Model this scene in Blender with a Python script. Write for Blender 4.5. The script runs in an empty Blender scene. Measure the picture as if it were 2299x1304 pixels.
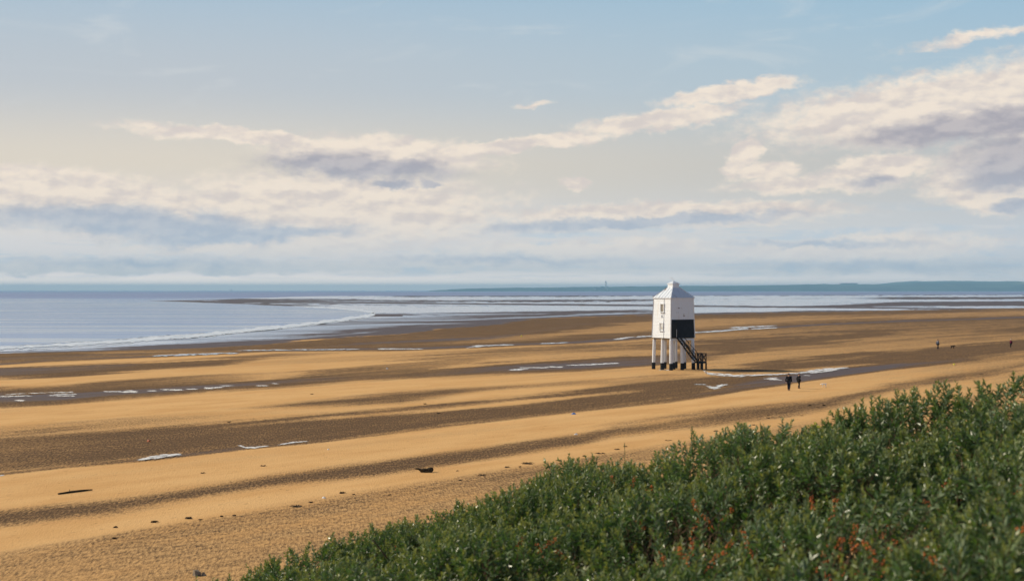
import bpy, bmesh, math, random
import numpy as np
from mathutils import Vector, Matrix, Euler

random.seed(7)
rng = np.random.default_rng(11)
R = math.radians
scene = bpy.context.scene

# ------------------------------------------------------------------ camera
F = 3193.0                     # focal length in photo pixels (50 mm on a 36 mm sensor, 2299 px wide)
CX, CY = 1149.5, 652.0         # the horizon is the middle row
EYE = 10.3                     # metres above the sand, from a dune top
cam_data = bpy.data.cameras.new("camera")
cam_data.lens = 50.0
cam_data.sensor_width = 36.0
cam_data.clip_start = 0.2
cam_data.clip_end = 150000
cam_data.dof.use_dof = True
cam_data.dof.focus_distance = 130.0
cam_data.dof.aperture_fstop = 3.4
cam = bpy.data.objects.new("camera", cam_data)
cam.location = (0, 0, EYE)
cam.rotation_euler = (R(90), 0, 0)
scene.collection.objects.link(cam)
scene.camera = cam

scene.render.engine = 'CYCLES'
scene.cycles.use_denoising = True
scene.cycles.max_bounces = 6
scene.cycles.diffuse_bounces = 3
scene.cycles.glossy_bounces = 3
scene.cycles.transmission_bounces = 4
scene.cycles.volume_bounces = 0
scene.cycles.sample_clamp_indirect = 6.0
scene.view_settings.view_transform = 'Standard'
scene.view_settings.look = 'None'
scene.view_settings.gamma = 1.0
scene.view_settings.exposure = 0.0

# ------------------------------------------------------------------ sun
SUN_AZ = R(180 - 18)            # direction towards the sun, from +X, anticlockwise
SUN_EL = R(34)
sdir = Vector((math.cos(SUN_AZ) * math.cos(SUN_EL), math.sin(SUN_AZ) * math.cos(SUN_EL), math.sin(SUN_EL)))
sun_data = bpy.data.lights.new("sun", 'SUN')
sun_data.energy = 5.0
sun_data.angle = R(0.55)
sun_data.color = (1.0, 0.88, 0.68)
sun = bpy.data.objects.new("sun", sun_data)
sun.rotation_euler = sdir.to_track_quat('Z', 'Y').to_euler()
scene.collection.objects.link(sun)


# ------------------------------------------------------------------ node helper
class N:
    """a socket with arithmetic, so that node graphs read like formulas"""
    tree = None

    def __init__(self, s):
        self.s = s

    @staticmethod
    def put(inp, v):
        if isinstance(v, N):
            N.tree.links.new(v.s, inp)
        else:
            inp.default_value = v

    @staticmethod
    def math(op, a, b=0.0, c=None, clamp=False):
        n = N.tree.nodes.new('ShaderNodeMath')
        n.operation = op
        n.use_clamp = clamp
        N.put(n.inputs[0], a)
        N.put(n.inputs[1], b)
        if c is not None:
            N.put(n.inputs[2], c)
        return N(n.outputs[0])

    def __add__(a, b): return N.math('ADD', a, b)
    __radd__ = __add__
    def __sub__(a, b): return N.math('SUBTRACT', a, b)
    def __rsub__(a, b): return N.math('SUBTRACT', b, a)
    def __mul__(a, b): return N.math('MULTIPLY', a, b)
    __rmul__ = __mul__
    def __truediv__(a, b): return N.math('DIVIDE', a, b)
    def __rtruediv__(a, b): return N.math('DIVIDE', b, a)


def sstep(x, lo, hi, a=0.0, b=1.0):
    n = N.tree.nodes.new('ShaderNodeMapRange')
    n.interpolation_type = 'SMOOTHSTEP'
    N.put(n.inputs['Value'], x)
    n.inputs['From Min'].default_value = lo
    n.inputs['From Max'].default_value = hi
    n.inputs['To Min'].default_value = a
    n.inputs['To Max'].default_value = b
    return N(n.outputs['Result'])


def mixc(f, a, b):
    n = N.tree.nodes.new('ShaderNodeMix')
    n.data_type = 'RGBA'
    n.clamp_factor = True
    N.put(n.inputs[0], f)
    for k, v in ((6, a), (7, b)):
        if isinstance(v, (tuple, list)):
            v = tuple(v) + (1.0,) if len(v) == 3 else v
        N.put(n.inputs[k], v)
    return N(n.outputs[2])


def xyz(x, y, z):
    n = N.tree.nodes.new('ShaderNodeCombineXYZ')
    for i, v in enumerate((x, y, z)):
        N.put(n.inputs[i], v)
    return N(n.outputs[0])


def sep(v):
    n = N.tree.nodes.new('ShaderNodeSeparateXYZ')
    N.put(n.inputs[0], v)
    return N(n.outputs[0]), N(n.outputs[1]), N(n.outputs[2])


def noise(vec, scale, detail=4.0, rough=0.55, dist=0.0, color=False, flat=False):
    n = N.tree.nodes.new('ShaderNodeTexNoise')
    if flat:
        n.noise_dimensions = '2D'
    if vec is not None:
        N.put(n.inputs['Vector'], vec)
    n.inputs['Scale'].default_value = scale
    n.inputs['Detail'].default_value = detail
    n.inputs['Roughness'].default_value = rough
    n.inputs['Distortion'].default_value = dist
    return N(n.outputs[1 if color else 0])


def attr(name, color=False):
    n = N.tree.nodes.new('ShaderNodeAttribute')
    n.attribute_name = name
    return N(n.outputs['Color' if color else 'Fac'])


def vmax(items):
    r = items[0]
    for i in items[1:]:
        r = N.math('MAXIMUM', r, i)
    return r


# ------------------------------------------------------------------ world: clear sky with low cloud banks
world = bpy.data.worlds.new("World")
scene.world = world
world.cycles.sampling_method = 'MANUAL'
world.cycles.sample_map_resolution = 512
world.use_nodes = True
wt = world.node_tree
wt.nodes.clear()
N.tree = wt
sky = wt.nodes.new('ShaderNodeTexSky')
sky.sky_type = 'NISHITA'
sky.sun_disc = False
sky.sun_elevation = SUN_EL
sky.sun_rotation = R(90) - SUN_AZ      # clockwise from +Y
sky.altitude = 10
sky.air_density = 1.0
sky.dust_density = 0.7
sky.ozone_density = 2.5
tc = wt.nodes.new('ShaderNodeTexCoord')
dx, dy, dz = sep(N(tc.outputs['Generated']))
hyp = N.math('SQRT', dx * dx + dy * dy + 1e-6)
A = N.math('ARCTAN2', dx, dy) * F                    # bearing, in 1/3193 rad, 0 = seaward view
E = N.math('MINIMUM', dz / hyp, 3.0) * F             # tangent of the elevation, same unit


def sk(u, v):
    a = math.atan((u - CX) / F)
    return a * F, (CY - v) * math.cos(a)


SKY = 0.075
nis = N.tree.nodes.new('ShaderNodeVectorMath')
nis.operation = 'SCALE'
wt.links.new(sky.outputs[0], nis.inputs[0])
nis.inputs['Scale'].default_value = SKY
clear = N(nis.outputs[0])
# milky air of the lowest degrees: pale at the horizon, cream above it, blue higher up
warm = sstep(A, 1500.0, -900.0)                       # warmer towards the sun's side
vc = mixc(sstep(E, 2.0, 52.0), mixc(warm, (1.75, 1.45, 1.25), (2.6, 2.05, 1.65)), mixc(warm, (0.68, 0.70, 0.72), (0.80, 0.77, 0.76)))
cr = mixc(warm, (0.545, 0.55, 0.54), (0.775, 0.695, 0.585))
vc = mixc(sstep(E, 70.0, 280.0), vc, cr)
vc = mixc(sstep(E, 270.0, 470.0), vc, mixc(warm, (0.44, 0.575, 0.66), (0.55, 0.585, 0.62)))
vc = mixc(sstep(E, 420.0, 760.0), vc, mixc(warm, (0.32, 0.53, 0.69), (0.39, 0.54, 0.67)))
# bluer on the side away from the sun
away = sstep((dx * math.cos(SUN_AZ) + dy * math.sin(SUN_AZ)) / hyp, 0.15, -0.75)
vc = mixc(away * 0.85, vc, (0.25, 0.40, 0.64))
veil = sstep(E, 1500.0, 560.0) * 0.97
col = mixc(veil, clear, vc)
# faint cirrus wisps
ci = noise(xyz(A * 0.0022 + E * 0.004 + 68.5, E * 0.010 - A * 0.0016, 0.0), 1.0, 5.0, 0.62, 0.6, flat=True)
col = mixc(sstep(ci, 0.52, 0.75) * sstep(E, 260.0, 520.0) * 0.30, col, (0.70, 0.72, 0.72))
# warp used by every cloud edge
w1 = noise(xyz(A * 0.011 + 0.0, E * 0.020, 0.0), 1.0, 5.0, 0.64, flat=True)
w2 = noise(xyz(A * 0.011 + 105.5, E * 0.020, 0.0), 1.0, 5.0, 0.64, flat=True)
big = noise(xyz(A * 0.0035 + 30.1, E * 0.008, 0.0), 1.0, 2.0, 0.5, flat=True)
Aw = A + (w1 - 0.5) * 80.0 + (big - 0.5) * 80.0
Ew = E + (w2 - 0.5) * 46.0 + (big - 0.5) * 22.0


AE = xyz(Aw, Ew, 0.0)


def blob(u, v, ru, rv, tilt=0.0, wgt=1.0):
    """an ellipse on the sky: wgt in the middle, 0 at its edge"""
    a, e = sk(u, v)
    m = wt.nodes.new('ShaderNodeMapping')
    m.vector_type = 'TEXTURE'
    N.put(m.inputs['Vector'], AE)
    m.inputs['Location'].default_value = (a, e, 0)
    m.inputs['Rotation'].default_value = (0, 0, R(tilt))
    m.inputs['Scale'].default_value = (ru, rv, 1)
    ln = wt.nodes.new('ShaderNodeVectorMath')
    ln.operation = 'LENGTH'
    wt.links.new(m.outputs[0], ln.inputs[0])
    return N.math('MULTIPLY_ADD', N(ln.outputs['Value']), -wgt, wgt)


light = vmax([blob(*b) for b in (
    (2120, 240, 500, 92, 6), (2450, 215, 400, 130, 3), (2000, 250, 300, 60, 6), (1640, 207, 185, 24, 8), (1490, 268, 240, 30, 8),
    (560, 312, 340, 24, -4), (850, 348, 320, 52, -2), (1160, 325, 280, 20, 5), (110, 412, 240, 48, -2), (290, 475, 470, 80, -3),
    (1500, 482, 480, 36, 1), (2230, 400, 170, 85, 0), (1960, 385, 160, 40, 8), (1668, 352, 34, 66, -28), (1722, 388, 70, 24, 0),
    (1282, 418, 46, 22, 0), (2220, 452, 90, 40, 0), (2210, 76, 190, 18, 7, 0.5), (1182, 240, 44, 9, 2, 0.5), (720, 478, 520, 115, 0, 0.85),
    (1900, 560, 400, 36, 2, 0.8), (300, 600, 520, 18, 0, 0.8), (1850, 412, 260, 26, 0, 0.8), (900, 592, 480, 16, 0, 0.7), (1300, 560, 500, 26, 0, 0.6), (640, 555, 420, 26, 0, 0.75))])
dark = vmax([blob(*b) for b in (
    (2190, 284, 380, 42, 5), (820, 376, 290, 34, -3), (880, 412, 58, 13), (965, 413, 34, 12),
    (280, 500, 460, 44, -3), (560, 528, 300, 22, 3, 0.9), (1450, 498, 430, 19, 2), (2300, 370, 190, 90), (2255, 468, 60, 17, 0),
    (1960, 412, 120, 18, 0, 0.6), (330, 588, 420, 18, 0, 0.5), (1150, 585, 420, 16, 0, 0.45), (1950, 598, 420, 20, 0, 0.5),
    (1850, 548, 260, 12, 0, 0.6))])
# scattered cloud everywhere else, on a flat layer that thins out overhead and near the horizon
inv = 1.0 / N.math('MAXIMUM', dz, 0.012)
layer = noise(xyz(dx * inv * 0.17 + 13.7, dy * inv * 0.17, 0.0), 1.0, 5.0, 0.58, flat=True)
front = sstep(N.math('ABSOLUTE', A), 1300.0, 2600.0)
scat = sstep(layer, 0.54, 0.72) * front * sstep(E, 100.0, 500.0)
edge = noise(xyz(A * 0.030 + 60.3, E * 0.052, 0.0), 1.0, 3.5, 0.60, flat=True)
lm = sstep(light + (edge - 0.5) * 0.42, -0.06, 0.42) * 0.93
dm = sstep(dark + (edge - 0.5) * 0.36, -0.10, 0.62) * 0.86
# low streaks just above the horizon
st = noise(xyz(A * 0.0035 + 123.3, E * 0.050, 0.0), 1.0, 4.0, 0.60, flat=True)
low = sstep(st, 0.44, 0.64) * sstep(E, 230.0, 90.0) * sstep(E, 16.0, 44.0)
tex = noise(xyz(A * 0.014 + 23.3, E * 0.028, 0.0), 1.0, 4.0, 0.60, flat=True)
rl1 = noise(xyz(A * 0.0095, E * 0.021 + 51.0, 0.0), 1.0, 4.0, 0.50, flat=True)
rl2 = noise(xyz(A * 0.0095 - 0.09, E * 0.021 + 51.24, 0.0), 1.0, 4.0, 0.50, flat=True)
relief = rl1 - rl2 + (tex - 0.5) * 0.30
cream = mixc(sstep(relief, -0.20, 0.13), (0.72, 0.64, 0.595), (0.94, 0.815, 0.685))
cream = mixc(sstep(E, 190.0, 20.0), cream, (0.76, 0.745, 0.74))
lilac = mixc(sstep(E, 330.0, 90.0), mixc(sstep(relief, -0.15, 0.15), (0.37, 0.36, 0.42), (0.50, 0.47, 0.50)), mixc(sstep(relief, -0.15, 0.15), (0.43, 0.515, 0.625), (0.53, 0.585, 0.66)))
col = mixc(scat * 0.5, col, (0.72, 0.67, 0.64))
col = mixc(low * 0.55, col, mixc(sstep(w1, 0.40, 0.60), (0.50, 0.625, 0.735), (0.76, 0.745, 0.735)))
col = mixc(lm, col, cream)
col = mixc(dm, col, lilac)
bg = wt.nodes.new('ShaderNodeBackground')
N.put(bg.inputs['Color'], col)
bg.inputs['Strength'].default_value = 1.0
wo = wt.nodes.new('ShaderNodeOutputWorld')
wt.links.new(bg.outputs[0], wo.inputs['Surface'])


# ------------------------------------------------------------------ shared helpers
def at(u, v, z=0.0):
    """the point at height z that the photo shows at pixel u, v"""
    d = F * (EYE - z) / (v - CY)
    return Vector(((u - CX) / F * d, d, z))


def at_depth(u, v, d):
    return Vector(((u - CX) / F * d, d, EYE - (v - CY) / F * d))


def material(name, base=(0.5, 0.5, 0.5), rough=0.7, spec=0.3, build=None):
    m = bpy.data.materials.new(name)
    m.use_nodes = True
    t = m.node_tree
    b = t.nodes['Principled BSDF']
    b.inputs['Base Color'].default_value = tuple(base) + (1.0,)
    b.inputs['Roughness'].default_value = rough
    b.inputs['Specular IOR Level'].default_value = spec
    if build:
        N.tree = t
        build(t, b)
    return m


def obj_coord(t):
    n = t.nodes.new('ShaderNodeTexCoord')
    return N(n.outputs['Object'])


def world_pos(t):
    n = t.nodes.new('ShaderNodeNewGeometry')
    return N(n.outputs['Position'])


def bump(t, b, h, strength, dist):
    n = t.nodes.new('ShaderNodeBump')
    N.put(n.inputs['Height'], h)
    n.inputs['Strength'].default_value = strength
    n.inputs['Distance'].default_value = dist
    t.links.new(n.outputs[0], b.inputs['Normal'])


def tag(o, label=None, cat=None, group=None, kind=None):
    for k, v in (('label', label), ('category', cat), ('group', group), ('kind', kind)):
        if v:
            o[k] = v
    return o


def empty(name, loc=(0, 0, 0), rz=0.0):
    o = bpy.data.objects.new(name, None)
    o.location = loc
    o.rotation_euler = (0, 0, rz)
    o.empty_display_size = 0.2
    scene.collection.objects.link(o)
    return o


def mesh(name, verts, faces, mat, parent=None, smooth=False):
    me = bpy.data.meshes.new(name)
    me.from_pydata([tuple(v) for v in verts], [], faces)
    me.update()
    if mat:
        me.materials.append(mat)
    if smooth:
        me.polygons.foreach_set('use_smooth', [True] * len(me.polygons))
    o = bpy.data.objects.new(name, me)
    scene.collection.objects.link(o)
    o.parent = parent
    return o


def big_mesh(name, V, faces, mat, parent=None, attrs=None, smooth=False):
    """V (n,3), faces (m,k) as arrays"""
    V = np.asarray(V, np.float32)
    faces = np.asarray(faces, np.int32)
    m, k = faces.shape
    me = bpy.data.meshes.new(name)
    me.vertices.add(len(V))
    me.vertices.foreach_set('co', V.ravel())
    me.loops.add(m * k)
    me.loops.foreach_set('vertex_index', faces.ravel())
    me.polygons.add(m)
    me.polygons.foreach_set('loop_start', np.arange(0, m * k, k, dtype=np.int32))
    me.polygons.foreach_set('use_smooth', np.full(m, bool(smooth)))
    me.update(calc_edges=True)
    for an, av in (attrs or {}).items():
        a = me.attributes.new(an, 'FLOAT', 'POINT')
        a.data.foreach_set('value', np.asarray(av, np.float32))
    me.materials.append(mat)
    o = bpy.data.objects.new(name, me)
    scene.collection.objects.link(o)
    o.parent = parent
    return o


class MB:
    """collects boxes, bars and tubes into one mesh"""
    def __init__(self):
        self.v, self.f = [], []

    def add(self, vs, fs):
        b = len(self.v)
        self.v += [Vector(v) for v in vs]
        self.f += [tuple(b + i for i in f) for f in fs]
        return self

    def box(self, c, s, m=None):
        x, y, z = s[0] / 2, s[1] / 2, s[2] / 2
        vs = [Vector((i * x, j * y, k * z)) for k in (-1, 1) for j in (-1, 1) for i in (-1, 1)]
        if m:
            vs = [m @ v for v in vs]
        vs = [v + Vector(c) for v in vs]
        return self.add(vs, [(0, 2, 3, 1), (4, 5, 7, 6), (0, 1, 5, 4), (2, 6, 7, 3), (0, 4, 6, 2), (1, 3, 7, 5)])

    def bar(self, a, b, w, h=None):
        """square bar from a to b"""
        a, b = Vector(a), Vector(b)
        d = b - a
        q = d.to_track_quat('Z', 'Y').to_matrix()
        return self.box((a + b) / 2, (w, h or w, d.length), q)

    def tube(self, pts, radii, n=8, cap=True):
        pts = [Vector(p) for p in pts]
        vs, fs = [], []
        for i, p in enumerate(pts):
            d = (pts[min(i + 1, len(pts) - 1)] - pts[max(i - 1, 0)]).normalized()
            s = d.cross(Vector((0.13, 0.31, 0.95))).normalized()
            t = d.cross(s)
            r = radii[i] if isinstance(radii, (list, tuple)) else radii
            for k in range(n):
                a = 2 * math.pi * k / n
                vs.append(p + s * (math.cos(a) * r) + t * (math.sin(a) * r))
        for i in range(len(pts) - 1):
            for k in range(n):
                fs.append((i * n + k, i * n + (k + 1) % n, (i + 1) * n + (k + 1) % n, (i + 1) * n + k))
        if cap:
            fs.append(tuple(range(n - 1, -1, -1)))
            fs.append(tuple(range((len(pts) - 1) * n, len(pts) * n)))
        return self.add(vs, fs)

    def build(self, name, mat, parent=None, smooth=False):
        return mesh(name, self.v, self.f, mat, parent, smooth)


# value noise in numpy, for ragged edges and relief
_tab = rng.random((256, 256))


def vnoise(x, y):
    xi, yi = np.floor(x).astype(int), np.floor(y).astype(int)
    fx, fy = x - xi, y - yi
    fx, fy = fx * fx * (3 - 2 * fx), fy * fy * (3 - 2 * fy)
    g = lambda a, b: _tab[a & 255, b & 255]
    return (g(xi, yi) * (1 - fx) * (1 - fy) + g(xi + 1, yi) * fx * (1 - fy) + g(xi, yi + 1) * (1 - fx) * fy + g(xi + 1, yi + 1) * fx * fy) * 2 - 1


def fbm(x, y, o=4):
    r, a = 0.0, 0.5
    for i in range(o):
        r = r + a * vnoise(x * 2 ** i + 17.3 * i, y * 2 ** i + 5.1 * i)
        a *= 0.55
    return r


def smooth01(x):
    x = np.clip(x, 0, 1)
    return x * x * (3 - 2 * x)


def xinterp(u, xs, ys):
    """piecewise linear, going on straight beyond both ends"""
    xs, ys = np.asarray(xs, float), np.asarray(ys, float)
    r = np.interp(u, xs, ys)
    s0 = (ys[1] - ys[0]) / (xs[1] - xs[0])
    s1 = (ys[-1] - ys[-2]) / (xs[-1] - xs[-2])
    r = np.where(u < xs[0], ys[0] + (u - xs[0]) * s0, r)
    return np.where(u > xs[-1], ys[-1] + (u - xs[-1]) * s1, r)


# ------------------------------------------------------------------ beach: one sheet to the horizon
vr = np.concatenate([[652.70, 653.0, 653.5], np.arange(654, 720, 0.9), np.arange(720, 870, 1.4), np.arange(870, 1320, 2.4),
                     np.geomspace(1320, 3700, 26)])
uc = np.concatenate([[-9000, -5000, -3000, -2000, -1400, -900, -600, -400, -250, -150], np.arange(-90, 2400, 4.0),
                     [2450, 2550, 2700, 2900, 3200, 3600, 4200, 5200, 7000, 11000]])
U, V = np.meshgrid(uc, vr)
D = F * EYE / (V - CY)
X = (U - CX) / F * D
Y = D.copy()
# shore-parallel coordinates (the bars run 51 degrees from the picture plane)
TA = R(51.5)
Tt = X * math.cos(TA) + Y * math.sin(TA)
Tn = -X * math.sin(TA) + Y * math.cos(TA)
jit = fbm(Tt / 34, Tn / 4.5, 5)          # raggedness, in units of band softness
jit2 = fbm(Tt / 130 + 9, Tn / 14.0, 3)


def band(pts, soft_t, soft_b, rag=1.0):
    """pts: (u, top, bottom, strength) -> mask over the sheet"""
    a = np.array(pts, float)
    top = xinterp(U, a[:, 0], a[:, 1])
    bot = xinterp(U, a[:, 0], a[:, 2])
    s = np.interp(U, a[:, 0], a[:, 3])
    j = (jit * 1.3 + jit2 * 0.6) * rag
    soft_t, soft_b = soft_t * 1.7, soft_b * 1.6
    m = smooth01((V - top + soft_t * (0.5 + j)) / soft_t) * smooth01((bot - V + soft_b * (0.5 + j * 0.6)) / soft_b)
    return m * s


def strip(pts, soft=3.0, rag=1.0):
    """pts: (u, v, half thickness, strength)"""
    return band([(p[0], p[1] - p[2], p[1] + p[2], p[3]) for p in pts], soft, soft, rag)


SHORE = [(0, 793), (200, 790), (450, 781), (600, 772), (750, 758), (900, 750), (1000, 736), (1100, 729), (1200, 716), (1400, 709),
         (1560, 705.5), (1800, 701.5), (2000, 697.5), (2299, 692)]
W1 = [(0, 817), (100, 809), (250, 802), (400, 797), (500, 792), (560, 788), (620, 786), (750, 784.5), (900, 783), (1060, 777.5), (1150, 773.5),
      (1300, 768), (1380, 761), (1460, 755), (1560, 747), (1650, 739), (1750, 735), (1850, 728), (2000, 722), (2150, 717), (2299, 712)]
W3 = [(0, 893, 11, .9), (150, 889, 9, .9), (250, 882, 7, .8), (400, 874, 6, .8), (480, 869, 4, .8), (600, 862, 5, .7), (700, 853, 7, .55), (800, 846, 6, .45),
      (900, 840, 6, .45), (1000, 836, 7, .5), (1100, 829, 7, .75), (1200, 825, 7, .9), (1300, 820, 8, .9), (1400, 813, 8, .8), (1460, 811, 7, .7),
      (1560, 800, 6, .45), (1650, 795, 3, .1), (1700, 792, 2, 0)]
W4 = [(-90, 1075, 4, .6), (0, 1063, 4, .6), (150, 1046, 4, .45), (350, 1026, 7, .5), (560, 1002, 5, .7), (700, 991, 4, .5), (850, 974, 4, .4), (1000, 955, 4, .4),
      (1150, 938, 4, .35), (1350, 914, 5, .35), (1500, 898, 6, .4), (1600, 880, 9, .5), (1700, 862, 11, .7), (1800, 848, 11, .95), (1900, 836, 9, .95),
      (2000, 824, 7, .9), (2100, 812, 6, .6), (2200, 801, 4, .3), (2299, 788, 4, .2)]

damp = np.zeros_like(U)  # damp sand tone, with relief shading of the bars painted into it
for d in (
    # between the water's edge and the first runnel
    band([(a, b, np.interp(a, [p[0] for p in W1], [p[1] for p in W1]), s) for (a, b), s in zip(SHORE, (.8, .8, .85, .9, .9, .9, .9, .9, .85, .7, .6, .5, .45, .45))], 3, 4, .5),
    band([(0, 793, 806, .9), (450, 781, 788, .9), (900, 750, 762, .9), (1200, 716, 728, .9), (1400, 709, 718, .9), (1560, 705, 715, .95), (1800, 701, 708, .95), (2000, 697, 706, .95), (2299, 692, 697, .9)], 3, 6, .5),
    band([(900, 768, 782, .8), (1100, 767, 777, .85), (1300, 750, 767, .85), (1430, 742, 757, .8), (1560, 726, 744, .6), (1700, 722, 733, .4), (1800, 718, 726, .5), (2299, 705, 712, .6)], 6, 3, .6),
    strip([(a, b, 4, .95) for a, b in W1], 4, .5),
    # the dark swale at far left below the first runnel
    band([(0, 825, 849, 1), (150, 820, 845, 1), (300, 814, 833, .95), (500, 803, 817, .9), (611, 793, 803, .75), (750, 789, 797, .35), (860, 788, 794, 0), (2400, 788, 794, 0)], 5, 6),
    # foot of the next bar
    band([(0, 868, 900, .9), (150, 862, 893, .85), (250, 851, 886, .85), (400, 842, 874, .7), (480, 838, 868, .6), (600, 838, 850, .3), (700, 838, 852, .3), (800, 824, 850, .6),
          (900, 811, 842, .65), (1000, 800, 826, .6), (1100, 788, 806, .55), (1200, 782, 797, .55), (1300, 776, 790, .6), (1400, 772, 786, .65), (1560, 765, 791, .95),
          (1650, 760, 790, .95), (1750, 755, 782, .95), (1850, 749, 773, .9), (1950, 743, 760, .85), (2050, 738, 750, .7), (2150, 735, 746, .6), (2299, 732, 748, .8)], 8, 9),
    band([(p[0], p[1] - p[2] - 7, p[1] + p[2] + 5, min(1, p[3] + .35)) for p in W3], 7, 7),
    band([(430, 914, 918, .2), (560, 910, 917, .6), (700, 897, 913, .9), (800, 888, 909, .9), (900, 878, 903, .9), (1000, 871, 890, .85), (1100, 865, 877, .7),
          (1200, 860, 870, .55), (1300, 854, 866, .55), (1400, 850, 866, .5), (1500, 842, 862, .5), (1600, 838, 850, .4), (1700, 838, 846, .3)], 7, 9, .55),
    band([(-90, 985, 1072, .7), (0, 985, 1062, .75), (150, 975, 1048, .8), (300, 970, 1031, .9), (450, 962, 1015, .95), (600, 950, 1001, 1), (750, 936, 989, 1), (900, 920, 970, 1), (1000, 910, 955, 1),
          (1100, 899, 945, 1), (1250, 884, 927, 1), (1400, 872, 908, 1), (1500, 858, 897, 1), (1600, 848, 884, 1), (1700, 846, 868, 1), (1800, 846, 856, .9)], 20, 5),
    band([(-90, 940, 985, .4), (0, 940, 985, .4), (300, 925, 960, .35), (500, 920, 940, .2), (700, 915, 930, .0)], 14, 14),
    band([(1600, 834, 842, .4), (1650, 826, 838, .8), (1750, 813, 832, .95), (1850, 803, 826, 1), (1950, 792, 818, 1), (2050, 783, 815, 1), (2150, 775, 805, 1), (2299, 757, 786, 1)], 9, 5),
    band([(p[0], p[1] - p[2] - 4, p[1] + p[2] + 1.5, min(1, p[3] + .4)) for p in W4], 6, 3),
    band([(-90, 1152, 1196, .95), (0, 1139, 1184, .95), (240, 1116, 1158, .95), (500, 1080, 1112, .95), (600, 1064, 1097, .98), (850, 1037, 1069, .98), (1000, 1017, 1048, .98), (1150, 998, 1024, .95),
          (1300, 975, 1002, .9), (1380, 956, 979, .9), (1500, 941, 962, .9), (1600, 926, 951, .9), (1750, 908, 932, .9), (1850, 896, 916, .9), (2000, 862, 882, .9), (2145, 840, 857, .85), (2299, 815, 832, .85)], 16, 18, .55),
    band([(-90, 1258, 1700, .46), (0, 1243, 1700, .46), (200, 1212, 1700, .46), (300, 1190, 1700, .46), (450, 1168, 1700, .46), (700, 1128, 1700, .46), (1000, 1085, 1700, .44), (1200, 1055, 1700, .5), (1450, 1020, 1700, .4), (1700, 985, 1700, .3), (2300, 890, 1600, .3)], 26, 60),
):
    damp = np.maximum(damp, d)
# the sand towards the sea and to the right never quite dries
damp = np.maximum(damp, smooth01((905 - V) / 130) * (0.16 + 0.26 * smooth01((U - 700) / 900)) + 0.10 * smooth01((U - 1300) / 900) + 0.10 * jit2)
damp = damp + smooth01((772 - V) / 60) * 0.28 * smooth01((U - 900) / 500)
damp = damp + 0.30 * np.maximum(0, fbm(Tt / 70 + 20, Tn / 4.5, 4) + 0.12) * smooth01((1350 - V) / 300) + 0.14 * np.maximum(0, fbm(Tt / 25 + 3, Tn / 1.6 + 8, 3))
for lb, k_ in ((band([(900, 772, 776, .2), (1000, 766, 772, .6), (1100, 760, 769, .8), (1200, 750, 763, .9), (1300, 738, 752, 1), (1400, 728, 748, 1), (1470, 722, 743, 1), (1600, 717, 733, .9), (1800, 710, 720, .8), (2299, 699, 708, .8)], 5, 6, .8), .42),
              (band([(0, 819, 824, 1), (150, 812, 818, 1), (300, 805, 812, 1), (470, 797, 802, 1), (620, 789, 793, .8), (800, 787, 790, 0)], 3, 3, .6), .8),
              (band([(150, 792, 795, .2), (250, 789, 793, .8), (400, 786, 790, .5), (520, 783, 786, 0)], 2, 2, .6), .6)):
    damp = damp * (1 - k_ * lb)
damp = np.clip(damp, 0, 1)
wet = np.zeros_like(U)
for d in (
    strip([(a, b, 2.6, .85) for a, b in W1], 3, .6),
    strip([(0, 806, 4, .5), (150, 801, 4, .5), (350, 793, 3, .6), (450, 789, 2, .5), (700, 780, 4, .8), (800, 773, 4, .8), (900, 768, 4, .8), (1000, 762, 5, .8), (1100, 757, 5, .7), (1200, 745, 5, .5), (1300, 730, 3, .5), (1400, 725, 2, .4), (1500, 721, 1.5, .2)], 4, .8),
    band([(0, 826, 846, .65), (150, 821, 838, .6), (300, 816, 824, .6), (330, 814, 819, .4), (420, 808, 812, 0)], 5, 8, .7),
    strip(W3, 5, 1), strip(W4, 6, .7),
    strip([(1800, 709, 1.2, .4), (1900, 708, 1.2, .5), (2060, 705, 1.2, .5), (2200, 702, 1, .3), (2299, 701, 1, .1)], 2, .6),
):
    wet = np.maximum(wet, d)
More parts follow.
